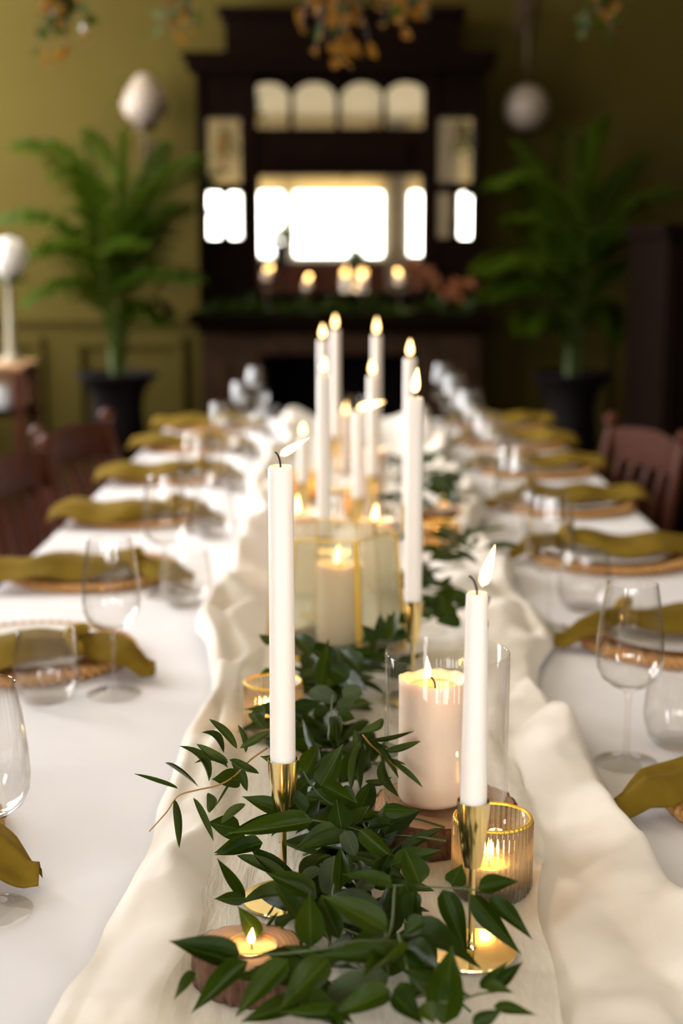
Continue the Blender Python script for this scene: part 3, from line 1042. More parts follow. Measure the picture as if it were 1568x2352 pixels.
sprig('ruscus_sprig', 'sunlit ruscus sprig beside the third tall candle, behind the glass cylinder', 'foliage sprig', 'green_stem', (900, 1280, 0.2551), [
    ('r', 60, 600, 270, 390, 90, 1.72, 1.74), ('r', 420, 560, 300, 300, 170, 1.85, 1.88), ('r', 430, 450, 600, 280, 150, 1.86, 1.88), ('r', 520, 590, 420, 300, 160, 1.83, 1.86), ('r', 360, 250, 280, 150, 120, 1.95, 1.97),
    ('r', 440, 280, 550, 150, 60, 1.95, 1.97), ('r', 330, 560, 260, 440, 140, 1.82, 1.84), ('r', 780, 430, 890, 340, 80, 1.86, 1.88), ('r', 790, 590, 860, 640, 90, 1.78, 1.77), ('r', 620, 620, 380, 560, 130, 1.8, 1.81), ('r', 20, 700, -40, 520, 90, 1.7, 1.73)],
    [(150, 620, 1.75), (350, 560, 1.82), (480, 470, 1.85), (650, 480, 1.85)], 1.8, group=GRP)


# loose fill of the garland, from front to far end; it keeps clear of what stands among it
CLEAR = [(G(1012, 1912), 0.082), (G(573, 2258), 0.052), (G(628, 1690), 0.042), (G(1128, 2043), 0.048), (G(1081, 2187), 0.040),
         (Q(771, 1.98, 0), 0.115), (Q(690, 2.30, 0), 0.065), (Q(864, 2.32, 0), 0.04), (Q(866, 2.83, 0), 0.068), (Q(795, 3.55, 0), 0.068)]


def free(*ps):
    for c, r in CLEAR:
        for p in ps:
            if (p.x - c.x) ** 2 + (p.y - c.y) ** 2 < r * r:
                return False
    return True


def garland(name, label, path, n, nl, zlo, zhi, spread, ll, kinds, seg=1):
    pts = [G(a, b, 0.0) for a, b in path]
    root = thing(name, label, 'garland', (pts[0].x, pts[0].y, TZ))
    o0 = Vector(root.location)
    cum = [0.0]
    for a, b in zip(pts, pts[1:]):
        cum.append(cum[-1] + (b - a).length)
    for i in range(n):
        s = (i + rnd.random() * 0.8) / n * cum[-1]
        k = max(j for j in range(len(cum) - 1) if cum[j] <= s)
        f_ = (s - cum[k]) / max(1e-6, cum[k + 1] - cum[k])
        c = pts[k].lerp(pts[k + 1], f_)
        dirp = (pts[k + 1] - pts[k]).normalized()
        a = rnd.uniform(-1.15, 1.15) + (math.pi if rnd.random() < 0.55 else 0)
        d = Matrix.Rotation(a, 3, 'Z') @ dirp
        Ls = rnd.uniform(0.10, 0.16)
        c = c + Vector((rnd.uniform(-spread, spread), rnd.uniform(-0.02, 0.02), rnd.uniform(zlo, zhi)))
        rise = rnd.uniform(-0.1, 0.35)
        p0 = c - d * Ls * 0.5
        p2 = c + d * Ls * 0.5 + Vector((0, 0, Ls * rise))
        p0.z = max(p0.z, TZ + 0.012)
        p2.z = max(p2.z, TZ + 0.016)
        if not free(p0, c, p2):
            p0, p2 = c.lerp(p0, 0.35), c.lerp(p2, 0.35)
            if not free(p0, c, p2):
                continue
        st = bez(p0, (p0 + p2) / 2 + Vector((0, 0, 0.02)), p2, 8)
        so = put('sprig_stem', tube([p - o0 for p in st], 0.0011, 5), 'green_stem', root, smooth='all')
        kd = rnd.choice(kinds)
        for j in range(nl):
            q = st[min(7, 1 + int(j * 7 / nl))]
            sd = 1 if j % 2 else -1
            az = sd * rnd.uniform(0.45, 1.1)
            dv = Matrix.Rotation(az, 3, 'Z') @ d
            dv = (dv + Vector((0, 0, rnd.uniform(-0.25, 0.55)))).normalized()
            l_ = ll * rnd.uniform(0.75, 1.2)
            tip = q + dv * l_
            tip.z = max(tip.z, TZ + 0.013)
            if not free(q, tip, q.lerp(tip, 0.5)):
                continue
            w_ = {'r': 0.42, 'w': 0.2, 's': 0.8}[kd] * l_ * rnd.uniform(0.85, 1.1)
            lf = leaf(so, kd, q, tip, w_, rnd.uniform(-0.5, 0.5), up=Vector((0, -0.35, 1)), origin=o0)
    return root


garland('foliage_garland', 'dense green garland of ruscus and eucalyptus along the front candles',
        [(840, 2420), (815, 2330), (790, 2180), (780, 2050), (775, 1950), (775, 1860), (775, 1780), (770, 1690), (785, 1610), (830, 1560)],
        34, 8, 0.010, 0.034, 0.035, 0.055, ['r', 'r', 'r', 'r', 'r', 'w'])
garland('foliage_garland', 'green garland stretching between the candles to the far table end',
        [(930, 1470), (1000, 1400), (1035, 1330), (1000, 1210), (985, 1150), (900, 1110), (800, 1060), (790, 1020), (830, 990), (800, 972)],
        24, 7, 0.012, 0.05, 0.05, 0.055, ['r', 'r', 's', 'w'])


silhouette_plant(-0.72, 1.42, 0.22, 40, 'leafy plant silhouetted against the windows, reflected left in the mirror')
silhouette_plant(0.05, 1.22, 0.2, 36, 'low leafy plant before the wide window, reflected in the mirror')

# ------------------------------------------------------------------ candles
def flame_bm(base, tip, w, seg=12):
    base, tip = Vector(base), Vector(tip)
    pts, rads = [], []
    mid = base.lerp(tip, 0.45) + Vector((0, 0, 0.0))
    for p, t in zip(bez(base, mid, tip, 10), [i / 9 for i in range(10)]):
        pts.append(p)
        rads.append(max(0.0002, w * (math.sin(math.pi * min(1, t ** 0.62)) ** 0.8) * (1 - 0.25 * t)))
    return tube(pts, rads, seg)


def flame(parent, base, tip, w, power=0.05):
    put('flame', flame_bm(base, tip, w), 'flame', parent, smooth='all')
    l = bpy.data.lights.new('flame_light', 'POINT')
    l.energy = power
    l.color = (1.0, 0.55, 0.18)
    l.shadow_soft_size = 0.006
    o = bpy.data.objects.new('flame_light', l)
    COL.objects.link(o)
    o.parent = parent
    b_, t_ = Vector(base), Vector(tip)
    o.location = b_.lerp(t_, 0.5) + Vector((0, 0, 0.004))


def wick(parent, base, ctrl, tip, r=0.0009):
    put('wick', tube(bez(base, ctrl, tip, 7), r, 6), 'wick', parent, smooth='all')


def candlestick(loc, label, rim=0.1256, top_r=0.0128):
    c = thing('candlestick', label, 'candlestick', loc, 0, 'gold candlesticks')
    put('base', lathe([(0.0, 0.0), (0.0345, 0.0), (0.0355, 0.0015), (0.035, 0.003), (0.0, 0.0042)], 48), 'gold', c)
    put('stem', lathe([(0.0052, 0.003), (0.0030, 0.006), (0.0026, 0.012), (0.0026, rim - 0.052)], 16), 'gold', c)
    z = rim - 0.054
    put('cup', lathe([(0.0026, z), (0.0066, z + 0.0005), (0.0085, z + 0.010), (0.0120, z + 0.040), (top_r, rim), (top_r - 0.0009, rim),
                      (0.0113, z + 0.040), (0.0100, z + 0.034), (0.0, z + 0.0335)], 40), 'gold', c)
    return c


def taper(loc, zb, zt, label, tip, wickv=(-0.004, 0.0, 0.012), fw=0.0042, fbase=None, r0=0.0106, r1=0.0102, power=0.05):
    """candle from zb to zt above loc; tip: flame tip relative to the candle's top"""
    c = thing('taper_candle', label, 'candle', loc, 0, 'tall white taper candles')
    h = zt
    put('wax_body', lathe([(0, zb), (r0 * 0.97, zb), (r0, zb + 0.01), (r1, h - 0.003), (r1 - 0.0012, h - 0.0008), (r1 - 0.003, h - 0.0016), (0.0, h - 0.003)], 40), 'ivory_wax', c)
    wv = Vector(wickv)
    wick(c, (0, 0, h - 0.004), (0, 0, h + wv.z * 0.7), (wv.x, wv.y, h + wv.z))
    fb = Vector(fbase) if fbase else Vector((wv.x * 0.2, wv.y, wv.z * 0.55))
    flame(c, fb + Vector((0, 0, h)), Vector(tip) + Vector((0, 0, h)), fw, power)
    return c


# the two sharp ones in front
pA = G(652, 2068, RZ)
zA = TZ + RZ
dA = (pA - CAM).dot(FWD)


def top_at(p, py):
    """height above table of the row py at the depth of p"""
    zc = (p - CAM).dot(FWD)
    return U(784, py, zc).z - TZ


candlestick(pA, 'gold candlestick holding the tall candle, its stem wrapped by leaves')
hA = top_at(pA, 1040) - RZ
taper(pA, 0.111, hA, 'tall white taper candle with wind-blown flame in the left front candlestick',
      (0.0230, 0.002, 0.0215), (-0.0042, -0.001, 0.0105), 0.0038, (-0.0005, 0, 0.0075), power=0.05)
pB = G(1081, 2187, RZ)
candlestick(pB, 'gold candlestick with uncovered stem and round base on the right')
hB = top_at(pB, 1322) - RZ
taper(pB, 0.111, hB, 'half-burnt white taper candle in the right front candlestick',
      (0.0125, 0.0, 0.0355), (-0.0062, -0.001, 0.0122), 0.0048, (0.0035, 0, 0.004), r0=0.0104, r1=0.0083)

# tapers further back: (column, depth, height of the top, label, flame tip)
TAPERS = [
    (946, 1.74, 0.381, 'tall white taper right of the hexagonal lantern, slim upright flame', (0.003, 0, 0.034)),
    (744, 2.13, 0.373, 'tall white taper directly behind the hexagonal lantern', (0.002, 0, 0.026)),
    (937, 2.39, 0.378, 'tall white taper peeking out behind the third tall candle', (0.0, 0, 0.030)),
    (821, 2.46, 0.283, 'shorter white taper in mid table with flame blown sideways', (0.045, 0, 0.016)),
    (697, 2.62, 0.218, 'short thick white candle beside the left front taper flame', (0.0, 0, 0.026)),
    (854, 2.70, 0.322, 'white taper in mid table just left of the far right taper', (-0.002, 0, 0.028)),
    (742, 2.87, 0.378, 'white taper in the left pair near the far table end', (0.0, 0, 0.030)),
    (863, 3.02, 0.378, 'single white taper right of centre near the far table end', (0.0, 0, 0.036)),
    (770, 3.25, 0.378, 'farthest white taper, right one of the left pair', (0.0, 0, 0.032)),
]
NEARFAR = ['gold candlestick under the slim candle right of the lantern', 'gold candlestick hidden behind the hexagonal lantern',
           'gold candlestick behind the third tall candle', 'gold candlestick under the candle whose flame blows sideways',
           'gold candlestick under the short thick candle', 'gold candlestick just left of the far right taper',
           'gold candlestick under the left taper of the far pair', 'gold candlestick under the far right taper', 'farthest gold candlestick, under the last taper']
for (px, zc, zt, lab, tp), l2 in zip(TAPERS, NEARFAR):
    p = Q(px, zc, RZ)
    cs = candlestick(p, l2)
    wide = 'thick' in lab
    taper(p, 0.111, zt - RZ, lab, tp, (-0.003, 0, 0.009), 0.0058, None, 0.0106, 0.0102, power=0.05)
    if wide:
        cs.scale = (1.0, 1.0, 1.0)


def pillar(loc, r, h, label, ft=(0.0, 0, 0.028), fw=0.004, uneven=0.0018, power=0.06):
    c = thing('pillar_candle', label, 'candle', loc, 0, 'cream pillar candles')

    def mod(t, i, rr, z):
        return rr * (1 + (0.012 * math.sin(3 * t + z * 30) + 0.008 * math.sin(7 * t)))
    seg = 56
    bm = bmesh.new()
    prof = [(r * 0.96, 0), (r, 0.004), (r, h * 0.5), (r * 0.99, h - 0.006), (r * 1.0, h - 0.001), (r * 0.96, h), (r * 0.90, h - 0.003), (r * 0.72, h - 0.008)]
    lathe(prof, seg, bm, mod, cap0=True)
    for v in bm.verts:
        if v.co.z > h - 0.0075:
            t = math.atan2(v.co.y, v.co.x)
            v.co.z += uneven * (0.6 * math.sin(2 * t + 1) + 0.4 * math.sin(5 * t) + 0.35 * math.sin(11 * t))
    put('wax_body', bm, 'cream_wax', c, smooth='all')
    put('molten_pool', lathe([(r * 0.75, h - 0.0082), (r * 0.3, h - 0.0095), (0.0, h - 0.0098)], 40), 'molten_wax', c, smooth='all')
    wick(c, (0.002, 0, h - 0.010), (0.002, 0, h - 0.001), (-0.004, 0, h + 0.0015))
    flame(c, (-0.004, 0, h - 0.001), Vector(ft) + Vector((0, 0, h)), fw, power)
    return c


def glass_cylinder(loc, r, h, label):
    prof = [(0.0, 0.0), (r * 0.97, 0.0), (r, 0.004), (r, h - 0.0008), (r - 0.0006, h), (r - 0.0018, h), (r - 0.0024, h - 0.0008), (r - 0.0024, 0.007), (r * 0.9, 0.005), (0, 0.005)]
    c = put('glass_cylinder', lathe(prof, 72), 'cylinder_glass', loc=loc)
    return tag(c, label, 'candle holder', 'clear glass hurricane cylinders')


def slice_of_wood(loc, r, h, label, rz=0.0, hole=0.0, seed=0.0):
    c = thing('wood_slice', label, 'wood slice', loc, rz, 'bark-edged wood slices')
    rough = lambda t, z: 1 + 0.05 * math.sin(2 * t + seed) + 0.04 * math.sin(3 * t + 2 * seed) + 0.018 * math.sin(17 * t + 40 * z) + 0.014 * math.sin(29 * t + seed)
    mod = lambda t, i, rr, z: rr * rough(t, z)
    put('bark', lathe([(r * 0.86, 0), (r * 0.97, 0.0), (r, h * 0.25), (r * 1.01, h * 0.6), (r, h - 0.0012), (r * 0.96, h)], 96, None, mod), 'bark', c, smooth='all')
    prof = [(r * 0.97, h - 0.0006), (r * 0.94, h + 0.0002), (r * 0.6, h + 0.0003)]
    prof += [(hole, h + 0.0003), (hole, h - 0.012), (0, h - 0.012)] if hole else [(0, h + 0.0003)]
    put('cut_face', lathe(prof, 96, None, lambda t, i, rr, z: rr * (rough(t, h) if i < 2 else 1)), 'cut_wood', c)
    return c


def tealight(loc, label, fl=(0.0, 0.0, 0.014), power=0.05, r=0.018, h=0.014):
    c = thing('tealight', label, 'candle', loc, 0, 'small tealights')
    put('cup', lathe([(0, 0), (r, 0), (r, h), (r - 0.0006, h), (r - 0.0006, 0.001), (0, 0.001)], 32), 'tin', c)
    put('wax', lathe([(r - 0.0008, 0.001), (r - 0.0008, h - 0.003), (r * 0.7, h - 0.0045), (0, h - 0.0045)], 32), 'molten_wax', c)
    wick(c, (0, 0, h - 0.005), (0, 0, h - 0.001), (-0.001, 0, h + 0.002), 0.0006)
    flame(c, (-0.001, 0, h), (fl[0], fl[1], h + fl[2]), 0.0034, power)
    return c


def ribbed_holder(loc, label, r=0.033, h=0.066, ribs=44, mat='ribbed_glass'):
    c = thing('ribbed_tealight_holder', label, 'candle holder', loc, 0, 'ribbed glass tealight holders')
    seg = ribs * 6

    def mod(t, i, rr, z):
        k = 0.085 if 1 <= i <= 4 else 0.0
        return rr * (1 + k * (abs(math.cos(ribs * t / 2)) - 0.5))
    prof = [(0, 0.0), (r * 0.93, 0.0), (r, 0.004), (r, h * 0.5), (r, h - 0.002), (r * 0.985, h), (r * 0.93, h), (r * 0.92, h * 0.5), (r * 0.90, 0.010), (0, 0.008)]
    put('glass_wall', lathe(prof, seg, None, mod), mat, c, smooth='all')
    rim = lathe([(r * 0.998, h - 0.0016), (r * 1.0, h + 0.0004), (r * 0.965, h + 0.0012), (r * 0.925, h + 0.0004), (r * 0.925, h - 0.0012)], seg, None,
                lambda t, i, rr, z: rr * (1 + (0.03 * (abs(math.cos(ribs * t / 2)) - 0.5) if i < 2 else 0)))
    put('gold_rim', rim, 'gold_paint', c, smooth='all')
    return c


# front right: slice, glass cylinder, pillar
pS = G(1012, 1912, RZ)
slice_of_wood(pS, 0.066, 0.030, 'bark-edged wood slice carrying the glass cylinder and pillar candle', 0.4, seed=1.3)
pG = Vector((pS.x + 0.004, pS.y, TZ + RZ + 0.0305))
glass_cylinder(pG, 0.0575, top_at(pS, 1474) - RZ - 0.0305, 'clear glass cylinder around the pillar candle, behind the right taper')
pill = Vector((Q(990, (pS - CAM).dot(FWD), 0.03).x, pS.y - 0.002, TZ + RZ + 0.036))
pillar(pill, 0.0318, top_at(pS, 1535) - (pill.z - TZ), 'cream pillar candle with molten top inside the clear glass cylinder', (-0.006, 0, 0.0205), 0.0034)
# ribbed holder right
pR = G(1128, 2043, RZ)
ribbed_holder(pR, 'gold-rimmed ribbed glass tealight holder behind the right candlestick', 0.0335, 0.066)
tealight(pR + Vector((-0.002, 0, 0.0095)), 'glowing tealight inside the gold-rimmed ribbed glass on the right', (-0.001, 0, 0.022), 0.22, 0.019, 0.016)
# wood slice front left with tealight in it
pW = G(573, 2258, RZ)
slice_of_wood(pW, 0.0395, 0.030, 'small round wood slice with bark holding a tealight, front left', 1.0, 0.0205, seed=4.1)
tealight(pW + Vector((0.002, 0.002, 0.0185)), 'lit tealight sunk into the small front wood slice', (0.0005, 0, 0.0125), 0.03, 0.0198, 0.0125)
# ribbed holder left, behind the left taper
pL = G(628, 1690, RZ)
ribbed_holder(pL, 'amber-lit ribbed tealight holder half hidden by the left taper', 0.0325, 0.064, 36)
tealight(pL + Vector((0, 0, 0.0095)), 'tealight glowing in the ribbed glass behind the left taper', (0, 0, 0.02), 0.22, 0.019, 0.016)

# hexagonal lantern of ribbed panes in gold edges
zL = 1.98
pH = Q(771, zL, RZ)
la = thing('hexagonal_lantern', 'hexagonal lantern of fluted smoky glass with gold edges', 'lantern', pH)
hL = 0.163
Rb, Rt = 0.098, 0.083
ang = [R(-90 + 19.4 + 60 * k - 0.0) for k in range(6)]
vb = [Vector((Rb * math.cos(a), Rb * math.sin(a), 0.004)) for a in ang]
vt = [Vector((Rt * math.cos(a), Rt * math.sin(a), hL)) for a in ang]
for k in range(6):
    a0, a1, b0, b1 = vb[k], vb[(k + 1) % 6], vt[k], vt[(k + 1) % 6]
    nrm = ((a0 + a1) / 2).normalized()
    nrm.z = 0

    def pane(u, v):
        p = a0.lerp(a1, u).lerp(b0.lerp(b1, u), v)
        return p + nrm * (0.0009 * math.cos(u * 22 * 2 * math.pi) - 0.002)
    bm = grid(132, 1, pane)
    put('glass_pane', bm, 'smoked_ribbed_glass', la, smooth='all')
    put('gold_edge', tube([a0, b0], 0.0040 if k == 0 else 0.0020, 8), 'gold_paint', la)
    put('rim_edge', tube([b0, b1], 0.0010, 8), 'gold_paint', la)
    put('base_edge', tube([a0, a1], 0.0022, 8), 'gold_paint', la)
bm = bmesh.new()
bm.faces.new([bm.verts.new((v.x * 0.99, v.y * 0.99, 0.003)) for v in vb])
bmesh.ops.solidify(bm, geom=bm.faces[:], thickness=0.002)
put('base_plate', bm, 'gold_paint', la, smooth=False)
pp = Q(779, zL, RZ + 0.007)
pillar(pp, 0.0315, 0.110, 'pale pillar candle burning inside the hexagonal lantern', (0.0, 0, 0.026), 0.004)

# pillars in glass further back
for k, (px, zc, r, h, ft, lab, gr) in enumerate((
        (864, 2.32, 0.027, 0.113, (0, 0, 0.026), 'cream pillar candle seen over the hexagonal lantern rim', None),
        (690, 2.30, 0.034, 0.128, (-0.004, 0, 0.030), 'cream pillar candle left of the lantern, behind the left taper', 0.055),
        (850, 2.83, 0.030, 0.155, (0, 0, 0.026), 'cream pillar candle in the amber-lit glass right of mid table', 0.058),
        (795, 3.55, 0.030, 0.146, (0, 0, 0.026), 'farthest cream pillar candle between the tall tapers', 0.058))):
    p = Q(px, zc, RZ)
    pillar(p, r, h, lab, ft, 0.0048)
    if gr:
        glass_cylinder(Q(px + (24 if k == 2 else 6), zc, RZ), gr, 0.185 if k > 1 else 0.15, ('', 'clear glass cylinder around the pillar candle left of the lantern',
            'clear glass cylinder in mid table with an amber-lit rim', 'farthest clear glass cylinder between the tall tapers')[k])
for k, (px, py, lab, l2, hold) in enumerate((
        (1012, 1262, 'amber glass tealight bowl glowing right of the third tall candle', 'tealight burning in the amber bowl right of the candles', 'amber_ribbed_glass'),
        (703, 1150, 'small ribbed tealight holder left of mid table behind the tapers', 'tealight glowing left of mid table between the tapers', 'amber_ribbed_glass'),
        (828, 1190, 'small ribbed tealight holder just behind the lantern', 'tealight just behind the lantern rim', 'amber_ribbed_glass'))):  # amber reflection built as an added tealight in a holder
    p = G(px, py, RZ)
    ribbed_holder(p, lab, 0.034, 0.05 if k == 0 else 0.062, 24, hold)
    tealight(p + Vector((0, 0, 0.0095)), l2, (0, 0, 0.02), 0.10, 0.019, 0.016)
p = G(1015, 1200, RZ)
slice_of_wood(p, 0.05, 0.024, 'far wood slice with a tealight, right of the candles', 0.2, seed=2.2)
tealight(p + Vector((0, 0, 0.0245)), 'tealight on the far wood slice right of the candles', (0, 0, 0.018), 0.05)

# ------------------------------------------------------------------ place settings
ORD = ['nearest', 'second', 'third', 'fourth', 'fifth', 'sixth', 'seventh']


def wine_glass_mesh():
    prof = [(0.0, 0.0), (0.0335, 0.0), (0.034, 0.0012), (0.030, 0.0022), (0.012, 0.004), (0.0048, 0.009), (0.0034, 0.018), (0.0032, 0.060), (0.0040, 0.078), (0.0075, 0.083),
            (0.020, 0.0885), (0.030, 0.097), (0.0352, 0.109), (0.0364, 0.122), (0.0352, 0.145), (0.0318, 0.172), (0.0272, 0.2005), (0.0266, 0.2008), (0.0260, 0.2004),
            (0.0306, 0.172), (0.0341, 0.145), (0.0353, 0.122), (0.0341, 0.1095), (0.0288, 0.0985), (0.0190, 0.0902), (0.007, 0.0868), (0.0, 0.0862)]
    return lathe(prof, 48)


def tumbler_mesh():
    prof = [(0.0, 0.0), (0.026, 0.0), (0.030, 0.002), (0.037, 0.012), (0.0415, 0.028), (0.0420, 0.040), (0.0395, 0.062), (0.0352, 0.088), (0.0346, 0.0884), (0.0340, 0.088),
            (0.0384, 0.062), (0.0408, 0.040), (0.0402, 0.029), (0.0355, 0.0145), (0.028, 0.0065), (0.0, 0.0055)]
    return lathe(prof, 48)


WG = TM = None


def wine_glass(p, label):
    global WG
    if WG is None:
        o = put('wine_glass', wine_glass_mesh(), 'clear_glass', loc=p)
        WG = o.data
    else:
        o = put('wine_glass', WG, None, loc=p)
    return tag(o, label, 'wine glass', 'stemmed wine glasses')


def tumbler(p, label):
    global TM
    if TM is None:
        o = put('tumbler', tumbler_mesh(), 'clear_glass', loc=p)
        TM = o.data
    else:
        o = put('tumbler', TM, None, loc=p)
    return tag(o, label, 'tumbler', 'stemless water tumblers')


def charger_proto():
    c = thing('charger_plate', 'x', 'charger plate', (0, 0, 0), 0, 'braided rattan chargers')
    put('woven_disc', lathe([(0, 0.003), (0.05, 0.006), (0.10, 0.006), (0.148, 0.006), (0.15, 0.003), (0.148, 0.0), (0, 0.0)], 64, None,
                            lambda t, i, r, z: r * (1 + 0.004 * math.sin(60 * t))), 'rattan', c)
    for s in range(3):       # three strands plaited around the edge
        pts = []
        nseg = 330
        for k in range(nseg):
            t = 2 * math.pi * k / nseg
            ph = 22 * t + s * 2 * math.pi / 3
            rr = 0.153 + 0.0085 * math.sin(ph)
            pts.append((rr * math.cos(t), rr * math.sin(t), 0.008 + 0.0042 * math.sin(2 * ph)))
        pts.append(pts[0])
        put('plaited_strand', tube(pts, 0.0046, 6, None, False), 'rattan', c, smooth='all')
    return c


def plate_mesh():
    return lathe([(0, 0.002), (0.075, 0.002), (0.085, 0.004), (0.128, 0.014), (0.130, 0.0155), (0.128, 0.0165), (0.086, 0.0075), (0.074, 0.005), (0, 0.005)], 64)


def napkin_bm(side, seed):
    """long folded napkin lying across the plate; local +x points at the table's edge side"""
    r_ = random.Random(seed)
    a1, a2, a3 = r_.uniform(0, 6), r_.uniform(0, 6), r_.uniform(0, 6)
    knot = 0.30

    def fn(u, v):
        x = -0.185 + 0.36 * u
        s = v * 2 - 1
        dk = abs(u - knot)
        pin = 0.24 + 0.76 * min(1, dk / 0.24) ** 0.8
        taperl = 1.0 if u > knot else (0.10 + 0.90 * min(1.0, u / 0.18)) * 0.85
        w = (0.088 if side < 0 else 0.075) * pin * taperl
        y = s * w + 0.012 * math.sin(u * 7 + a1) + ((0.16 if side < 0 else -0.22) * (knot - u) if u < knot else 0)
        fold = 0.006 * (0.5 + 0.5 * math.sin(s * 7 + u * 5 + a2)) + 0.008 * (1 - min(1, dk / 0.2)) + 0.004 * math.sin(u * 19 + a3)
        z = 0.016 + fold + 0.020 * (1 - s * s)
        # rests on plate and charger rim, drops to the cloth past the rim and over the table edge
        out = max(0.0, abs(x) - 0.150)
        if x < 0:
            z -= min(0.016, out * 0.65)
        else:
            z -= out * 0.34
            e = x - 0.165
            if e > 0:
                z -= e * 0.5
        return (x, y, max(0.004, z))
    bm = grid(64, 22, fn)
    bmesh.ops.solidify(bm, geom=bm.faces[:], thickness=0.0022)
    return bm


def knot_bm():
    pts = []
    for k in range(25):
        t = 2 * math.pi * k / 24
        pts.append((0.006 * math.sin(2 * t), 0.020 * math.cos(t), 0.037 + 0.014 * math.sin(t)))
    return tube(pts, [0.0085 + 0.0015 * math.sin(5 * k) for k in range(25)], 10, None, False)


CH = charger_proto()
PLM = None
KNM = None


def setting(side, i, zc, first):
    """side -1 left, +1 right"""
    global PLM, KNM
    sd = 'left' if side < 0 else 'right'
    yc = Q(808, zc, 0).y
    xc = TX + side * 0.455
    if i == 0 and first:
        c = CH
    else:
        c = copy_tree(CH)
    dx = (-0.035 if side < 0 else -0.01) if i == 0 else 0.0
    c.location = (xc + dx, yc, TZ + 0.002)
    c.scale = (0.89, 0.89, 0.89)
    c.rotation_euler = (0, 0, 0.0 if side < 0 else math.pi)
    c['label'] = 'braided rattan charger at the %s place on the %s side' % (ORD[i], sd)
    if PLM is None:
        pl = put('dinner_plate', plate_mesh(), 'porcelain')
        PLM = pl.data
    else:
        pl = put('dinner_plate', PLM, None)
    pl.location = (xc + dx, yc, TZ + 0.0085)
    pl.scale = (0.84, 0.84, 0.7)
    tag(pl, 'white plate under the napkin at the %s place on the %s side' % (ORD[i], sd), 'plate', 'white dinner plates')
    nk = thing('napkin', 'knotted olive linen napkin at the %s place on the %s side' % (ORD[i], sd), 'napkin', (xc + ((-0.012 if side < 0 else -0.032) if i == 0 else 0), yc - (0.055 if side < 0 else -0.02), TZ + 0.004),
               (math.pi if side < 0 else 0.0) + (0.05 * math.sin(i * 2.3 + side)), 'olive napkins')
    put('folded_cloth', napkin_bm(side, i * 7 + side * 3 + 40), 'olive_linen', nk, smooth='all')
    if KNM is None:
        kn = put('knot', knot_bm(), 'olive_linen', nk, smooth='all')
        KNM = kn.data
    else:
        kn = put('knot', KNM, None, nk)
    kn.location = (-0.185 + 0.36 * 0.30, 0.004, 0)
    return nk


for i, zc in enumerate((1.34, 1.95, 2.45, 2.98, 3.51, 4.04, 4.5)):
    setting(-1, i, zc, True)
for i, zc in enumerate((1.43, 2.03, 2.58, 3.10, 3.60, 4.08, 4.5)):
    setting(1, i, zc, False)
LW = [(-17, 1.20), (262, 1.79), (383, 2.30), (455, 2.83), (513, 3.36), (560, 3.88), (592, 4.36)]
for i, (px, zc) in enumerate(LW):
    p = Q(px, zc, 0.0015)
    wine_glass(p, 'stemmed wine glass at the %s place on the left side' % ORD[i])
    if i > 0:
        tumbler(Vector((p.x - 0.079 if i == 1 else p.x + 0.038, p.y - (0.022 if i == 1 else 0.06), p.z)), 'stemless tumbler beside the %s left wine glass' % ORD[i])
RW = [(1437, 1.55), (1258, 2.10), (1176, 2.63), (1116, 3.15), (1078, 3.65), (1042, 4.12), (1016, 4.5)]
for i, (px, zc) in enumerate(RW):
    p = Q(px, zc, 0.0015)
    wine_glass(p, 'stemmed wine glass at the %s place on the right side' % ORD[i])
    tumbler(Vector((p.x + 0.072, p.y + (0.06 if i == 0 else 0.12), p.z)), 'stemless tumbler beside the %s right wine glass' % ORD[i])

# ------------------------------------------------------------------ chairs
def chair_proto():
    c = thing('dining_chair', 'x', 'chair', (0, 0, 0), 0, 'dark wooden dining chairs')
    m = 'mahogany'
    # local: back at x=0, seat towards +x
    put('seat', boxb(0.02, 0.42, -0.21, 0.21, 0.435, 0.465, 0.008), m, c, smooth=False)
    for s in (-1, 1):
        put('leg', tube([(0.39, s * 0.185, 0), (0.385, s * 0.18, 0.435)], [0.014, 0.02], 10), m, c)
        pts = [(-0.03, s * 0.195, 0), (0.0, s * 0.195, 0.25), (0.0, s * 0.195, 0.46), (-0.025, s * 0.2, 0.68), (-0.055, s * 0.2, 0.83)]
        put('back_post', tube(pts, [0.016, 0.018, 0.02, 0.017, 0.015], 10), m, c)
        put('finial', lathe([(0.0, 0.0), (0.014, 0.0), (0.011, 0.006), (0.021, 0.018), (0.021, 0.03), (0.010, 0.042), (0, 0.045)], 16), m, c, loc=(-0.055, s * 0.2, 0.828))
        put('stretcher', tube([(0.0, s * 0.19, 0.2), (0.385, s * 0.182, 0.2)], 0.010, 8), m, c)
    rail = grid(16, 4, lambda u, v: (-0.05 - 0.02 * math.sin(math.pi * u) + 0.0 * v, -0.2 + 0.4 * u, 0.745 + 0.085 * v + 0.018 * math.sin(math.pi * u) * v))
    bmesh.ops.solidify(rail, geom=rail.faces[:], thickness=0.022)
    put('top_rail', rail, m, c)
    put('lower_rail', boxb(-0.012, 0.008, -0.195, 0.195, 0.52, 0.56, 0.004), m, c, smooth=False)
    for k in range(4):
        y = -0.12 + 0.08 * k
        put('back_slat', tube([(0.0, y, 0.555), (-0.022, y, 0.66), (-0.048, y, 0.755)], [0.012, 0.014, 0.012], 8), m, c)
    put('stretcher', tube([(0.385, -0.182, 0.24), (0.385, 0.182, 0.24)], 0.010, 8), m, c)
    return c


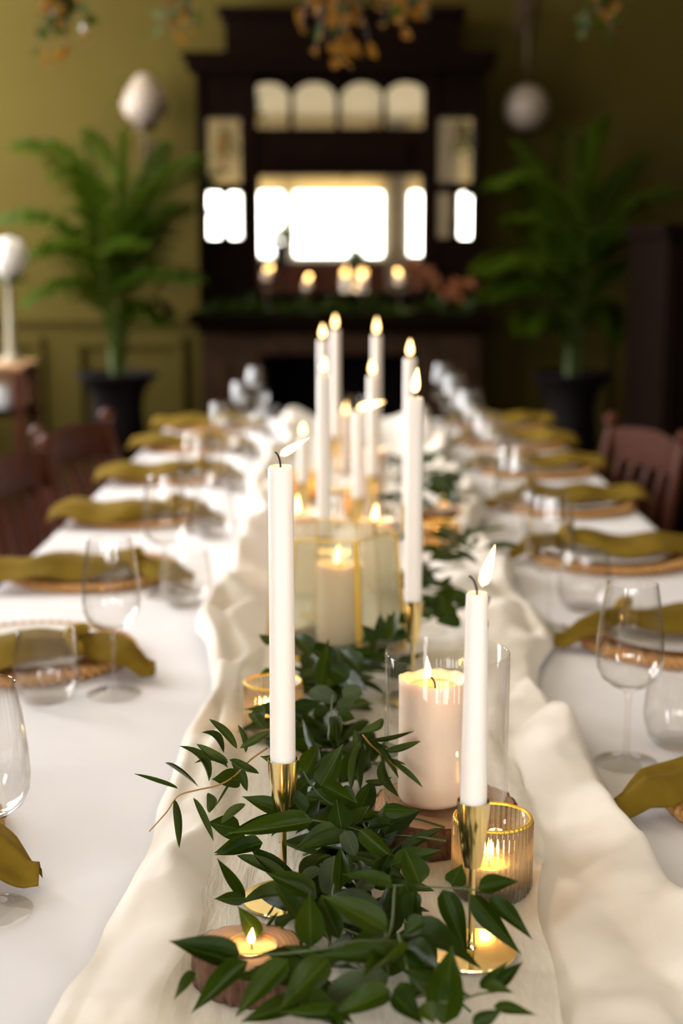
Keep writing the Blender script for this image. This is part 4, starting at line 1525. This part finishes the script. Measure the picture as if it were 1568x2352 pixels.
ch0 = chair_proto()
SPOTS = [(-0.69, 3.70, -0.27, 'dark red wooden chair on the left, farthest of the three'), (-0.73, 3.15, -0.22, 'dark red wooden chair on the left, middle of the three'),
         (-0.72, 2.60, -0.20, 'dark red wooden chair on the left, cut by the picture edge'), (0.69, 3.62, math.pi + 0.27, 'dark wooden chair on the right beside the table edge')]
for k, (x, y, rz, lab) in enumerate(SPOTS):
    c = ch0 if k == 0 else copy_tree(ch0)
    c.location = (x + TX, y, 0)
    c.rotation_euler = (0, 0, rz)
    c['label'] = lab

# ------------------------------------------------------------------ palms in urns
def urn(x, y, label):
    u = thing('pedestal_urn', label, 'urn', (x, y, 0), 0, 'black iron urns')
    put('plinth', boxb(-0.12, 0.12, -0.12, 0.12, 0, 0.28, 0.008), 'iron', u, smooth=False)
    z = 0.28
    put('urn_body', lathe([(0, z), (0.10, z), (0.10, z + 0.02), (0.075, z + 0.035), (0.048, z + 0.06), (0.040, z + 0.10), (0.046, z + 0.125), (0.075, z + 0.145), (0.102, z + 0.18), (0.112, z + 0.23),
                         (0.112, z + 0.28), (0.104, z + 0.34), (0.106, z + 0.39), (0.122, z + 0.44), (0.148, z + 0.475), (0.172, z + 0.495), (0.174, z + 0.507), (0.168, z + 0.512), (0.15, z + 0.50),
                         (0.12, z + 0.47), (0.0, z + 0.47)], 48), 'iron', u)
    for k in range(24):
        a = 2 * math.pi * k / 24
        put('gadroon', tube([(0.080 * math.cos(a), 0.080 * math.sin(a), z + 0.15), (0.108 * math.cos(a), 0.108 * math.sin(a), z + 0.19), (0.116 * math.cos(a), 0.116 * math.sin(a), z + 0.24)], [0.004, 0.010, 0.004], 6), 'iron', u, smooth='all') if k == 0 else \
            copy_rot(u, a)
    put('soil', lathe([(0.12, z + 0.472), (0.06, z + 0.482), (0, z + 0.485)], 24), 'soil', u, smooth='all')
    return u, z + 0.48


def copy_rot(u, a):
    src = [c for c in u.children if c.name.startswith('gadroon')][0]
    o = src.copy()
    COL.objects.link(o)
    o.rotation_euler = (0, 0, a)
    return o


def frond_bm(p0, p1, p2, n=40, wl=0.16, lw=0.017, droop=0.35):
    """arching feather leaf: a rachis with narrow leaflets on both sides"""
    pts = bez(p0, p1, p2, n)
    bm = tube(pts, [0.006 * (1 - 0.75 * i / n) for i in range(n)], 5)
    for i in range(n // 3, n):
        t = i / (n - 1)
        d = (pts[min(i + 1, n - 1)] - pts[i - 1]).normalized()
        side = d.cross(Vector((0, 0, 1)))
        side = side.normalized() if side.length > 0.05 else Vector((1, 0, 0))
        for s in (-1, 1):
            ln = wl * (math.sin(math.pi * min(1, 0.15 + 0.85 * t) ** 0.9) * 0.85 + 0.2) * rnd.uniform(0.85, 1.1)
            dr = (side * s + d * 0.55 + Vector((0, 0, rnd.uniform(-0.05, 0.25)))).normalized()
            a = pts[i]
            m_ = a + dr * ln * 0.5
            e = a + dr * ln - Vector((0, 0, droop * ln))
            wv = dr.cross(Vector((0, 0, 1))).normalized() * lw * 0.5
            v = [bm.verts.new(a), bm.verts.new(m_ + wv), bm.verts.new(m_ - wv), bm.verts.new(e)]
            bm.faces.new((v[0], v[1], v[2]))
            bm.faces.new((v[2], v[1], v[3]))
    return bm


def palm(px, label, ulabel, y, spec, group):
    base = W(px, 830, y)
    u, zt = urn(base.x, y, ulabel)
    pl = thing('palm', label, 'palm', (base.x, y, zt - 0.01), 0, group)
    o = Vector((base.x, y, zt - 0.01))
    for (mx_, my_, tx_, ty_, dy, sz) in spec:
        p2 = W(tx_, ty_, y + dy) - o
        p1 = W(mx_, my_, y + dy * 0.4) - o
        st = Vector((rnd.uniform(-0.02, 0.02), rnd.uniform(-0.02, 0.02), 0))
        put('frond', frond_bm(st, p1, p2, 50, sz * 1.9, 0.038), 'palm_leaf', pl, smooth=False)
    for k in range(3):
        a = k * 2.1
        put('cane', tube([(0.025 * math.cos(a), 0.025 * math.sin(a), 0), (0.035 * math.cos(a), 0.03 * math.sin(a), 0.14), (0.03 * math.cos(a), 0.03 * math.sin(a), 0.26)], [0.011, 0.009, 0.006], 8), 'green_stem', pl)
    return pl


palm(268, 'bright green feather palm in the left urn', 'black pedestal urn holding the left palm', 6.05,
     [(262, 300, 40, 330, -0.25, 0.17), (240, 430, -10, 500, -0.15, 0.16), (285, 420, 285, 175, 0.0, 0.10), (300, 420, 460, 360, -0.2, 0.15), (240, 560, 60, 690, -0.2, 0.13),
      (290, 560, 455, 640, -0.3, 0.14), (250, 350, 130, 400, -0.1, 0.16), (300, 500, 430, 470, -0.15, 0.15), (230, 520, 110, 560, -0.3, 0.13), (300, 620, 380, 740, -0.1, 0.11), (270, 400, 200, 300, 0.1, 0.15), (255, 480, 60, 590, -0.2, 0.15), (300, 450, 380, 330, -0.1, 0.13), (280, 520, 350, 560, -0.3, 0.14)], 'potted feather palms')
palm(1312, 'shaded dark green feather palm in the right urn', 'black pedestal urn holding the right palm', 6.05,
     [(1300, 330, 1130, 420, -0.2, 0.17), (1330, 320, 1390, 270, 0.05, 0.13), (1340, 430, 1560, 440, -0.1, 0.17), (1270, 500, 1100, 620, -0.32, 0.15), (1350, 520, 1540, 650, 0.0, 0.15),
      (1290, 420, 1190, 330, 0.1, 0.16), (1350, 600, 1420, 780, -0.1, 0.11), (1260, 650, 1200, 760, -0.1, 0.11), (1330, 450, 1480, 360, 0.1, 0.16), (1280, 560, 1120, 680, -0.32, 0.14), (1310, 380, 1300, 300, 0.1, 0.13), (1340, 500, 1450, 540, -0.2, 0.15), (1290, 480, 1180, 500, -0.2, 0.15)], 'potted feather palms')

# ------------------------------------------------------------------ wall lights
def shade_prof(s):
    return [(0.02 * s, 0), (0.055 * s, 0.01 * s), (0.092 * s, 0.045 * s), (0.1 * s, 0.08 * s), (0.085 * s, 0.13 * s), (0.052 * s, 0.18 * s), (0.028 * s, 0.205 * s), (0.022 * s, 0.21 * s), (0.024 * s, 0.2 * s), (0.05 * s, 0.174 * s), (0.08 * s, 0.13 * s),
            (0.094 * s, 0.08 * s), (0.088 * s, 0.047 * s), (0.05 * s, 0.014 * s), (0.0, 0.008 * s)]


pw = W(333, 296, 6.38)
wl_ = thing('wall_lamp', 'unlit white tulip-shaped wall lamp above the left palm', 'wall lamp', (pw.x, YF, pw.z), 0, 'wall lamps flanking the fireplace')
put('shade', lathe(shade_prof(1.0), 32), 'opal_glass', wl_, smooth='all', loc=(0, -0.17, 0.02))
put('gallery', lathe([(0.0, 0), (0.045, 0), (0.05, 0.02), (0.03, 0.028), (0, 0.028)], 24), 'brass_dark', wl_, loc=(0, -0.17, -0.005))
put('arm', tube(bez((0, -0.01, -0.12), (0, -0.17, -0.14), (0, -0.17, 0.0), 10), 0.009, 8), 'brass_dark', wl_)
put('wall_plate', boxb(-0.035, 0.035, -0.02, 0.0, -0.2, -0.05, 0.006), 'brass_dark', wl_, smooth=False)
pw = W(1208, 300, 6.38)
wr_ = thing('wall_lamp', 'unlit white globe wall lamp with dark rod above the right palm', 'wall lamp', (pw.x, YF, pw.z), 0, 'wall lamps flanking the fireplace')
put('shade', lathe([(0.0, 0), (0.05, 0.008), (0.088, 0.04), (0.102, 0.09), (0.09, 0.14), (0.055, 0.178), (0.025, 0.19), (0.02, 0.185), (0, 0.185)], 32), 'opal_glass', wr_, smooth='all', loc=(0, -0.17, 0.0))
put('rod', tube([(0, -0.17, 0.18), (0, -0.17, 0.42)], 0.012, 8), 'brass_dark', wr_)
put('arm', tube(bez((0, -0.01, 0.5), (0, -0.17, 0.52), (0, -0.17, 0.42), 8), 0.010, 8), 'brass_dark', wr_)
put('cage_bar', tube(bez((0, -0.17, 0.19), (0.0, -0.285, 0.1), (0, -0.17, -0.01), 10), 0.007, 6), 'brass_dark', wr_)
put('wall_plate', boxb(-0.04, 0.04, -0.02, 0.0, 0.42, 0.6, 0.006), 'brass_dark', wr_, smooth=False)

# ------------------------------------------------------------------ left: side table with white flower stand
st_p = W(25, 832, 5.7)
sx0, sx1 = W(-90, 832, 5.7).x, W(70, 832, 5.7).x
tz, bz = W(20, 832, 5.7).z, W(20, 936, 5.7).z
sd_t = thing('side_table', 'small wooden side table with open shelf at the left edge', 'side table', ((sx0 + sx1) / 2, 5.7, 0))
hw = (sx1 - sx0) / 2
put('top_board', boxb(-hw, hw, -0.15, 0.15, tz - 0.02, tz, 0.004), 'pine', sd_t, smooth=False)
put('shelf_board', boxb(-hw, hw, -0.15, 0.15, bz - 0.02, bz, 0.004), 'dark_oak', sd_t, smooth=False)
for s in (-1, 1):
    for s2 in (-1, 1):
        put('leg', boxb(s * (hw - 0.02) - 0.02, s * (hw - 0.02) + 0.02, s2 * 0.13 - 0.02, s2 * 0.13 + 0.02, 0, tz - 0.02, 0.003), 'mahogany', sd_t, smooth=False)
put('back_board', boxb(-hw + 0.02, hw - 0.02, 0.12, 0.14, bz, tz - 0.02), 'pine', sd_t, smooth=False)
jp = W(2, 932, 5.65)
tag(put('white_jar', lathe([(0, 0), (0.035, 0), (0.045, 0.02), (0.045, 0.06), (0.03, 0.085), (0.034, 0.095), (0.028, 0.095), (0, 0.09)], 24), 'porcelain', loc=(jp.x, 5.68, bz)), 'small white jar on the shelf of the left side table', 'jar')
fp_ = W(20, 640, 5.7)
fs = thing('flower_stand', 'white round bloom on a tall pale stand at the left edge', 'flower stand', (fp_.x, 5.7, tz))
hst = fp_.z - tz
put('stand', lathe([(0.045, 0), (0.045, 0.012), (0.022, 0.03), (0.014, hst * 0.5), (0.012, hst * 0.9), (0.03, hst), (0, hst)], 20), 'stand_paint', fs)
bl = bmesh.new()
bmesh.ops.create_icosphere(bl, subdivisions=4, radius=0.075)
for v in bl.verts:
    v.co *= 1 + 0.16 * mnoise.noise(v.co * 45) + 0.07 * mnoise.noise(v.co * 110)
put('bloom', bl, 'white_petal', fs, smooth='all', loc=(0.0, 0, hst + 0.085))
for k in range(5):
    a = k * 1.26
    leaf(fs, 'r', Vector((0, 0, hst)), Vector((0.10 * math.cos(a), 0.10 * math.sin(a), hst - 0.02)), 0.05, 0, up=Vector((0, 0, 1)))

# right: tall dark cabinet at the edge of the picture
cx0, cx1 = W(1532, 700, 4.7).x, XR - 0.02
cz = W(1550, 540, 4.7).z
cb = thing('cabinet', 'tall dark wooden cabinet at the right picture edge', 'cabinet', ((cx0 + cx1) / 2, 5.02, 0))
hw = (cx1 - cx0) / 2
put('body', boxb(-hw, hw, -0.3, 0.35, 0, cz, 0.006), 'dark_oak', cb, smooth=False)
put('top_moulding', boxb(-hw - 0.02, hw, -0.33, 0.36, cz, cz + 0.035, 0.008), 'dark_oak', cb, smooth=False)
for s in (-1, 1):
    d_ = put('door', boxb(s * hw / 2 - hw / 2 + 0.015, s * hw / 2 + hw / 2 - 0.015, -0.32, -0.3, 0.08, cz - 0.04, 0.004), 'dark_oak', cb, smooth=False)
    put('knob', lathe([(0, 0), (0.006, 0), (0.012, 0.012), (0.009, 0.02), (0, 0.022)], 12), 'brass_dark', d_, loc=(-s * -0.03, -0.32, cz * 0.55), rot=(R(90), 0, 0))

# ------------------------------------------------------------------ mantel decoration
for k, (px, py, lab) in enumerate(((612, 618, 'lit votive candle on the mantel at the left corner of the mirror'), (705, 640, 'lit votive candle on the mantel left of the mirror middle'),
                                   (832, 634, 'lit votive candle on the mantel right of the mirror middle'), (917, 628, 'lit votive candle on the mantel at the right end of the mirror'))):
    p = W(px, py, FY - 0.04)
    h = p.z - SHELF
    c = thing('votive_candle', lab, 'candle', (p.x, FY - 0.04, SHELF), 0, 'votive candles on the mantel')
    put('stand', lathe([(0, 0), (0.026, 0), (0.026, 0.004), (0.006, 0.01), (0.005, h - 0.055), (0.02, h - 0.05), (0.02, h - 0.044), (0, h - 0.044)], 20), 'brass_dark', c)
    put('wax_body', lathe([(0, h - 0.044), (0.017, h - 0.044), (0.017, h - 0.012), (0, h - 0.013)], 20), 'cream_wax', c)
    flame(c, (0, 0, h - 0.012), (0, 0, h + 0.014), 0.005, 0.04)
mg = thing('mantel_garland', 'dark foliage trailing along the mantel shelf', 'garland', (fx(780), FY - 0.08, SHELF))
o0 = Vector(mg.location)
gp = []
for k in range(15):
    gp.append(Vector((fx(460) + (fx(1100) - fx(460)) * k / 14, FY - 0.09 + 0.02 * math.sin(k * 1.7), SHELF + 0.02 + 0.012 * math.sin(k * 2.3))))
put('vine', tube([p - o0 for p in gp], 0.004, 6), 'brown_stem', mg)
for k in range(110):
    q = gp[rnd.randrange(14)].lerp(gp[rnd.randrange(14)], 0.0)
    j = rnd.random() * 13.99
    q = gp[int(j)].lerp(gp[int(j) + 1], j % 1)
    d = Vector((rnd.uniform(-1, 1), rnd.uniform(-0.7, 0.1), rnd.uniform(-0.7, 0.8))).normalized()
    leaf(mg, 'r', q, q + d * rnd.uniform(0.05, 0.09), 0.032, rnd.uniform(-1, 1), up=Vector((0, -1, 0.5)), origin=o0)
# copper-coloured swag of dried leaves at the right of the mirror
LEAF['d'] = [leaf_mesh('leaf', 'dried_leaf', ovate, 0.4, 0.25, 0.05, wave=0.1), leaf_mesh('leaf', 'dried_leaf', lance, 0.3, -0.2, 0.2)]
LEAF['t'] = [leaf_mesh('leaf', 'terracotta', ovate, 0.4, 0.25, 0.05, wave=0.1)]
sw = thing('dried_leaf_swag', 'rust-coloured swag of dried leaves right of the mirror', 'swag', W(945, 605, FY - 0.02))
o0 = Vector(sw.location)
sp_ = [W(a, b, FY - 0.03) for a, b in ((940, 595), (960, 620), (990, 650), (1020, 672), (1050, 668), (1075, 645))]
put('cord', tube([p - o0 for p in sp_], 0.005, 6), 'brown_stem', sw)
for k in range(48):
    j = rnd.random() * 4.99
    q = sp_[int(j)].lerp(sp_[int(j) + 1], j % 1)
    d = Vector((rnd.uniform(-1, 1), rnd.uniform(-0.6, 0.0), rnd.uniform(-1, 0.8))).normalized()
    leaf(sw, 't', q, q + d * rnd.uniform(0.04, 0.07), 0.034, rnd.uniform(-1, 1), up=Vector((0, -1, 0.4)), origin=o0)

# ------------------------------------------------------------------ dried bunches hung from the ceiling
def bunch(px, py, y, size, n, label, dark=0.4):
    tip = W(px, py, y)
    b = thing('hanging_dried_bunch', label, 'dried flowers', (tip.x, y, tip.z), 0, 'dried bunches hung over the table')
    hs = size
    put('cord', tube([(0, 0, hs), (0, 0, ZC - tip.z)], 0.002, 5), 'brown_stem', b)
    for k in range(n):
        a = rnd.uniform(0, 6.28)
        rr = rnd.uniform(0.15, 1.0)
        lo = rnd.uniform(0.0, 0.45) * hs
        e = Vector((rr * 0.36 * hs * math.cos(a), rr * 0.36 * hs * math.sin(a), lo))
        s0 = Vector((0, 0, hs))
        st = bez(s0, (s0 + e) / 2 + Vector((e.x * 0.3, e.y * 0.3, 0)), e, 6)
        so = put('dried_stem', tube(st, 0.0016, 4), 'brown_stem', b)
        for j in range(5):
            q = st[1 + j % 5]
            d = Vector((rnd.uniform(-1, 1), rnd.uniform(-1, 1), rnd.uniform(-1.2, 0.3))).normalized()
            kd = 'r' if rnd.random() < dark else 'd'
            leaf(so, kd, q, q + d * rnd.uniform(0.03, 0.055), 0.026, rnd.uniform(-1, 1), up=Vector((0, -1, 0.3)))
    return b


bunch(140, 135, 3.9, 0.24, 12, 'dried brown bunch hanging at the upper left corner', 0.5)
bunch(395, 85, 4.6, 0.22, 7, 'sparse dried bunch hanging left of the overmantel', 0.5)
bunch(770, 150, 3.6, 0.26, 14, 'golden dried bunch hanging over the middle of the table', 0.2)
bunch(930, 70, 3.8, 0.2, 9, 'small amber dried bunch hanging right of the middle', 0.15)
bunch(1385, 80, 3.9, 0.22, 10, 'dark dried bunch hanging at the upper right', 0.6)
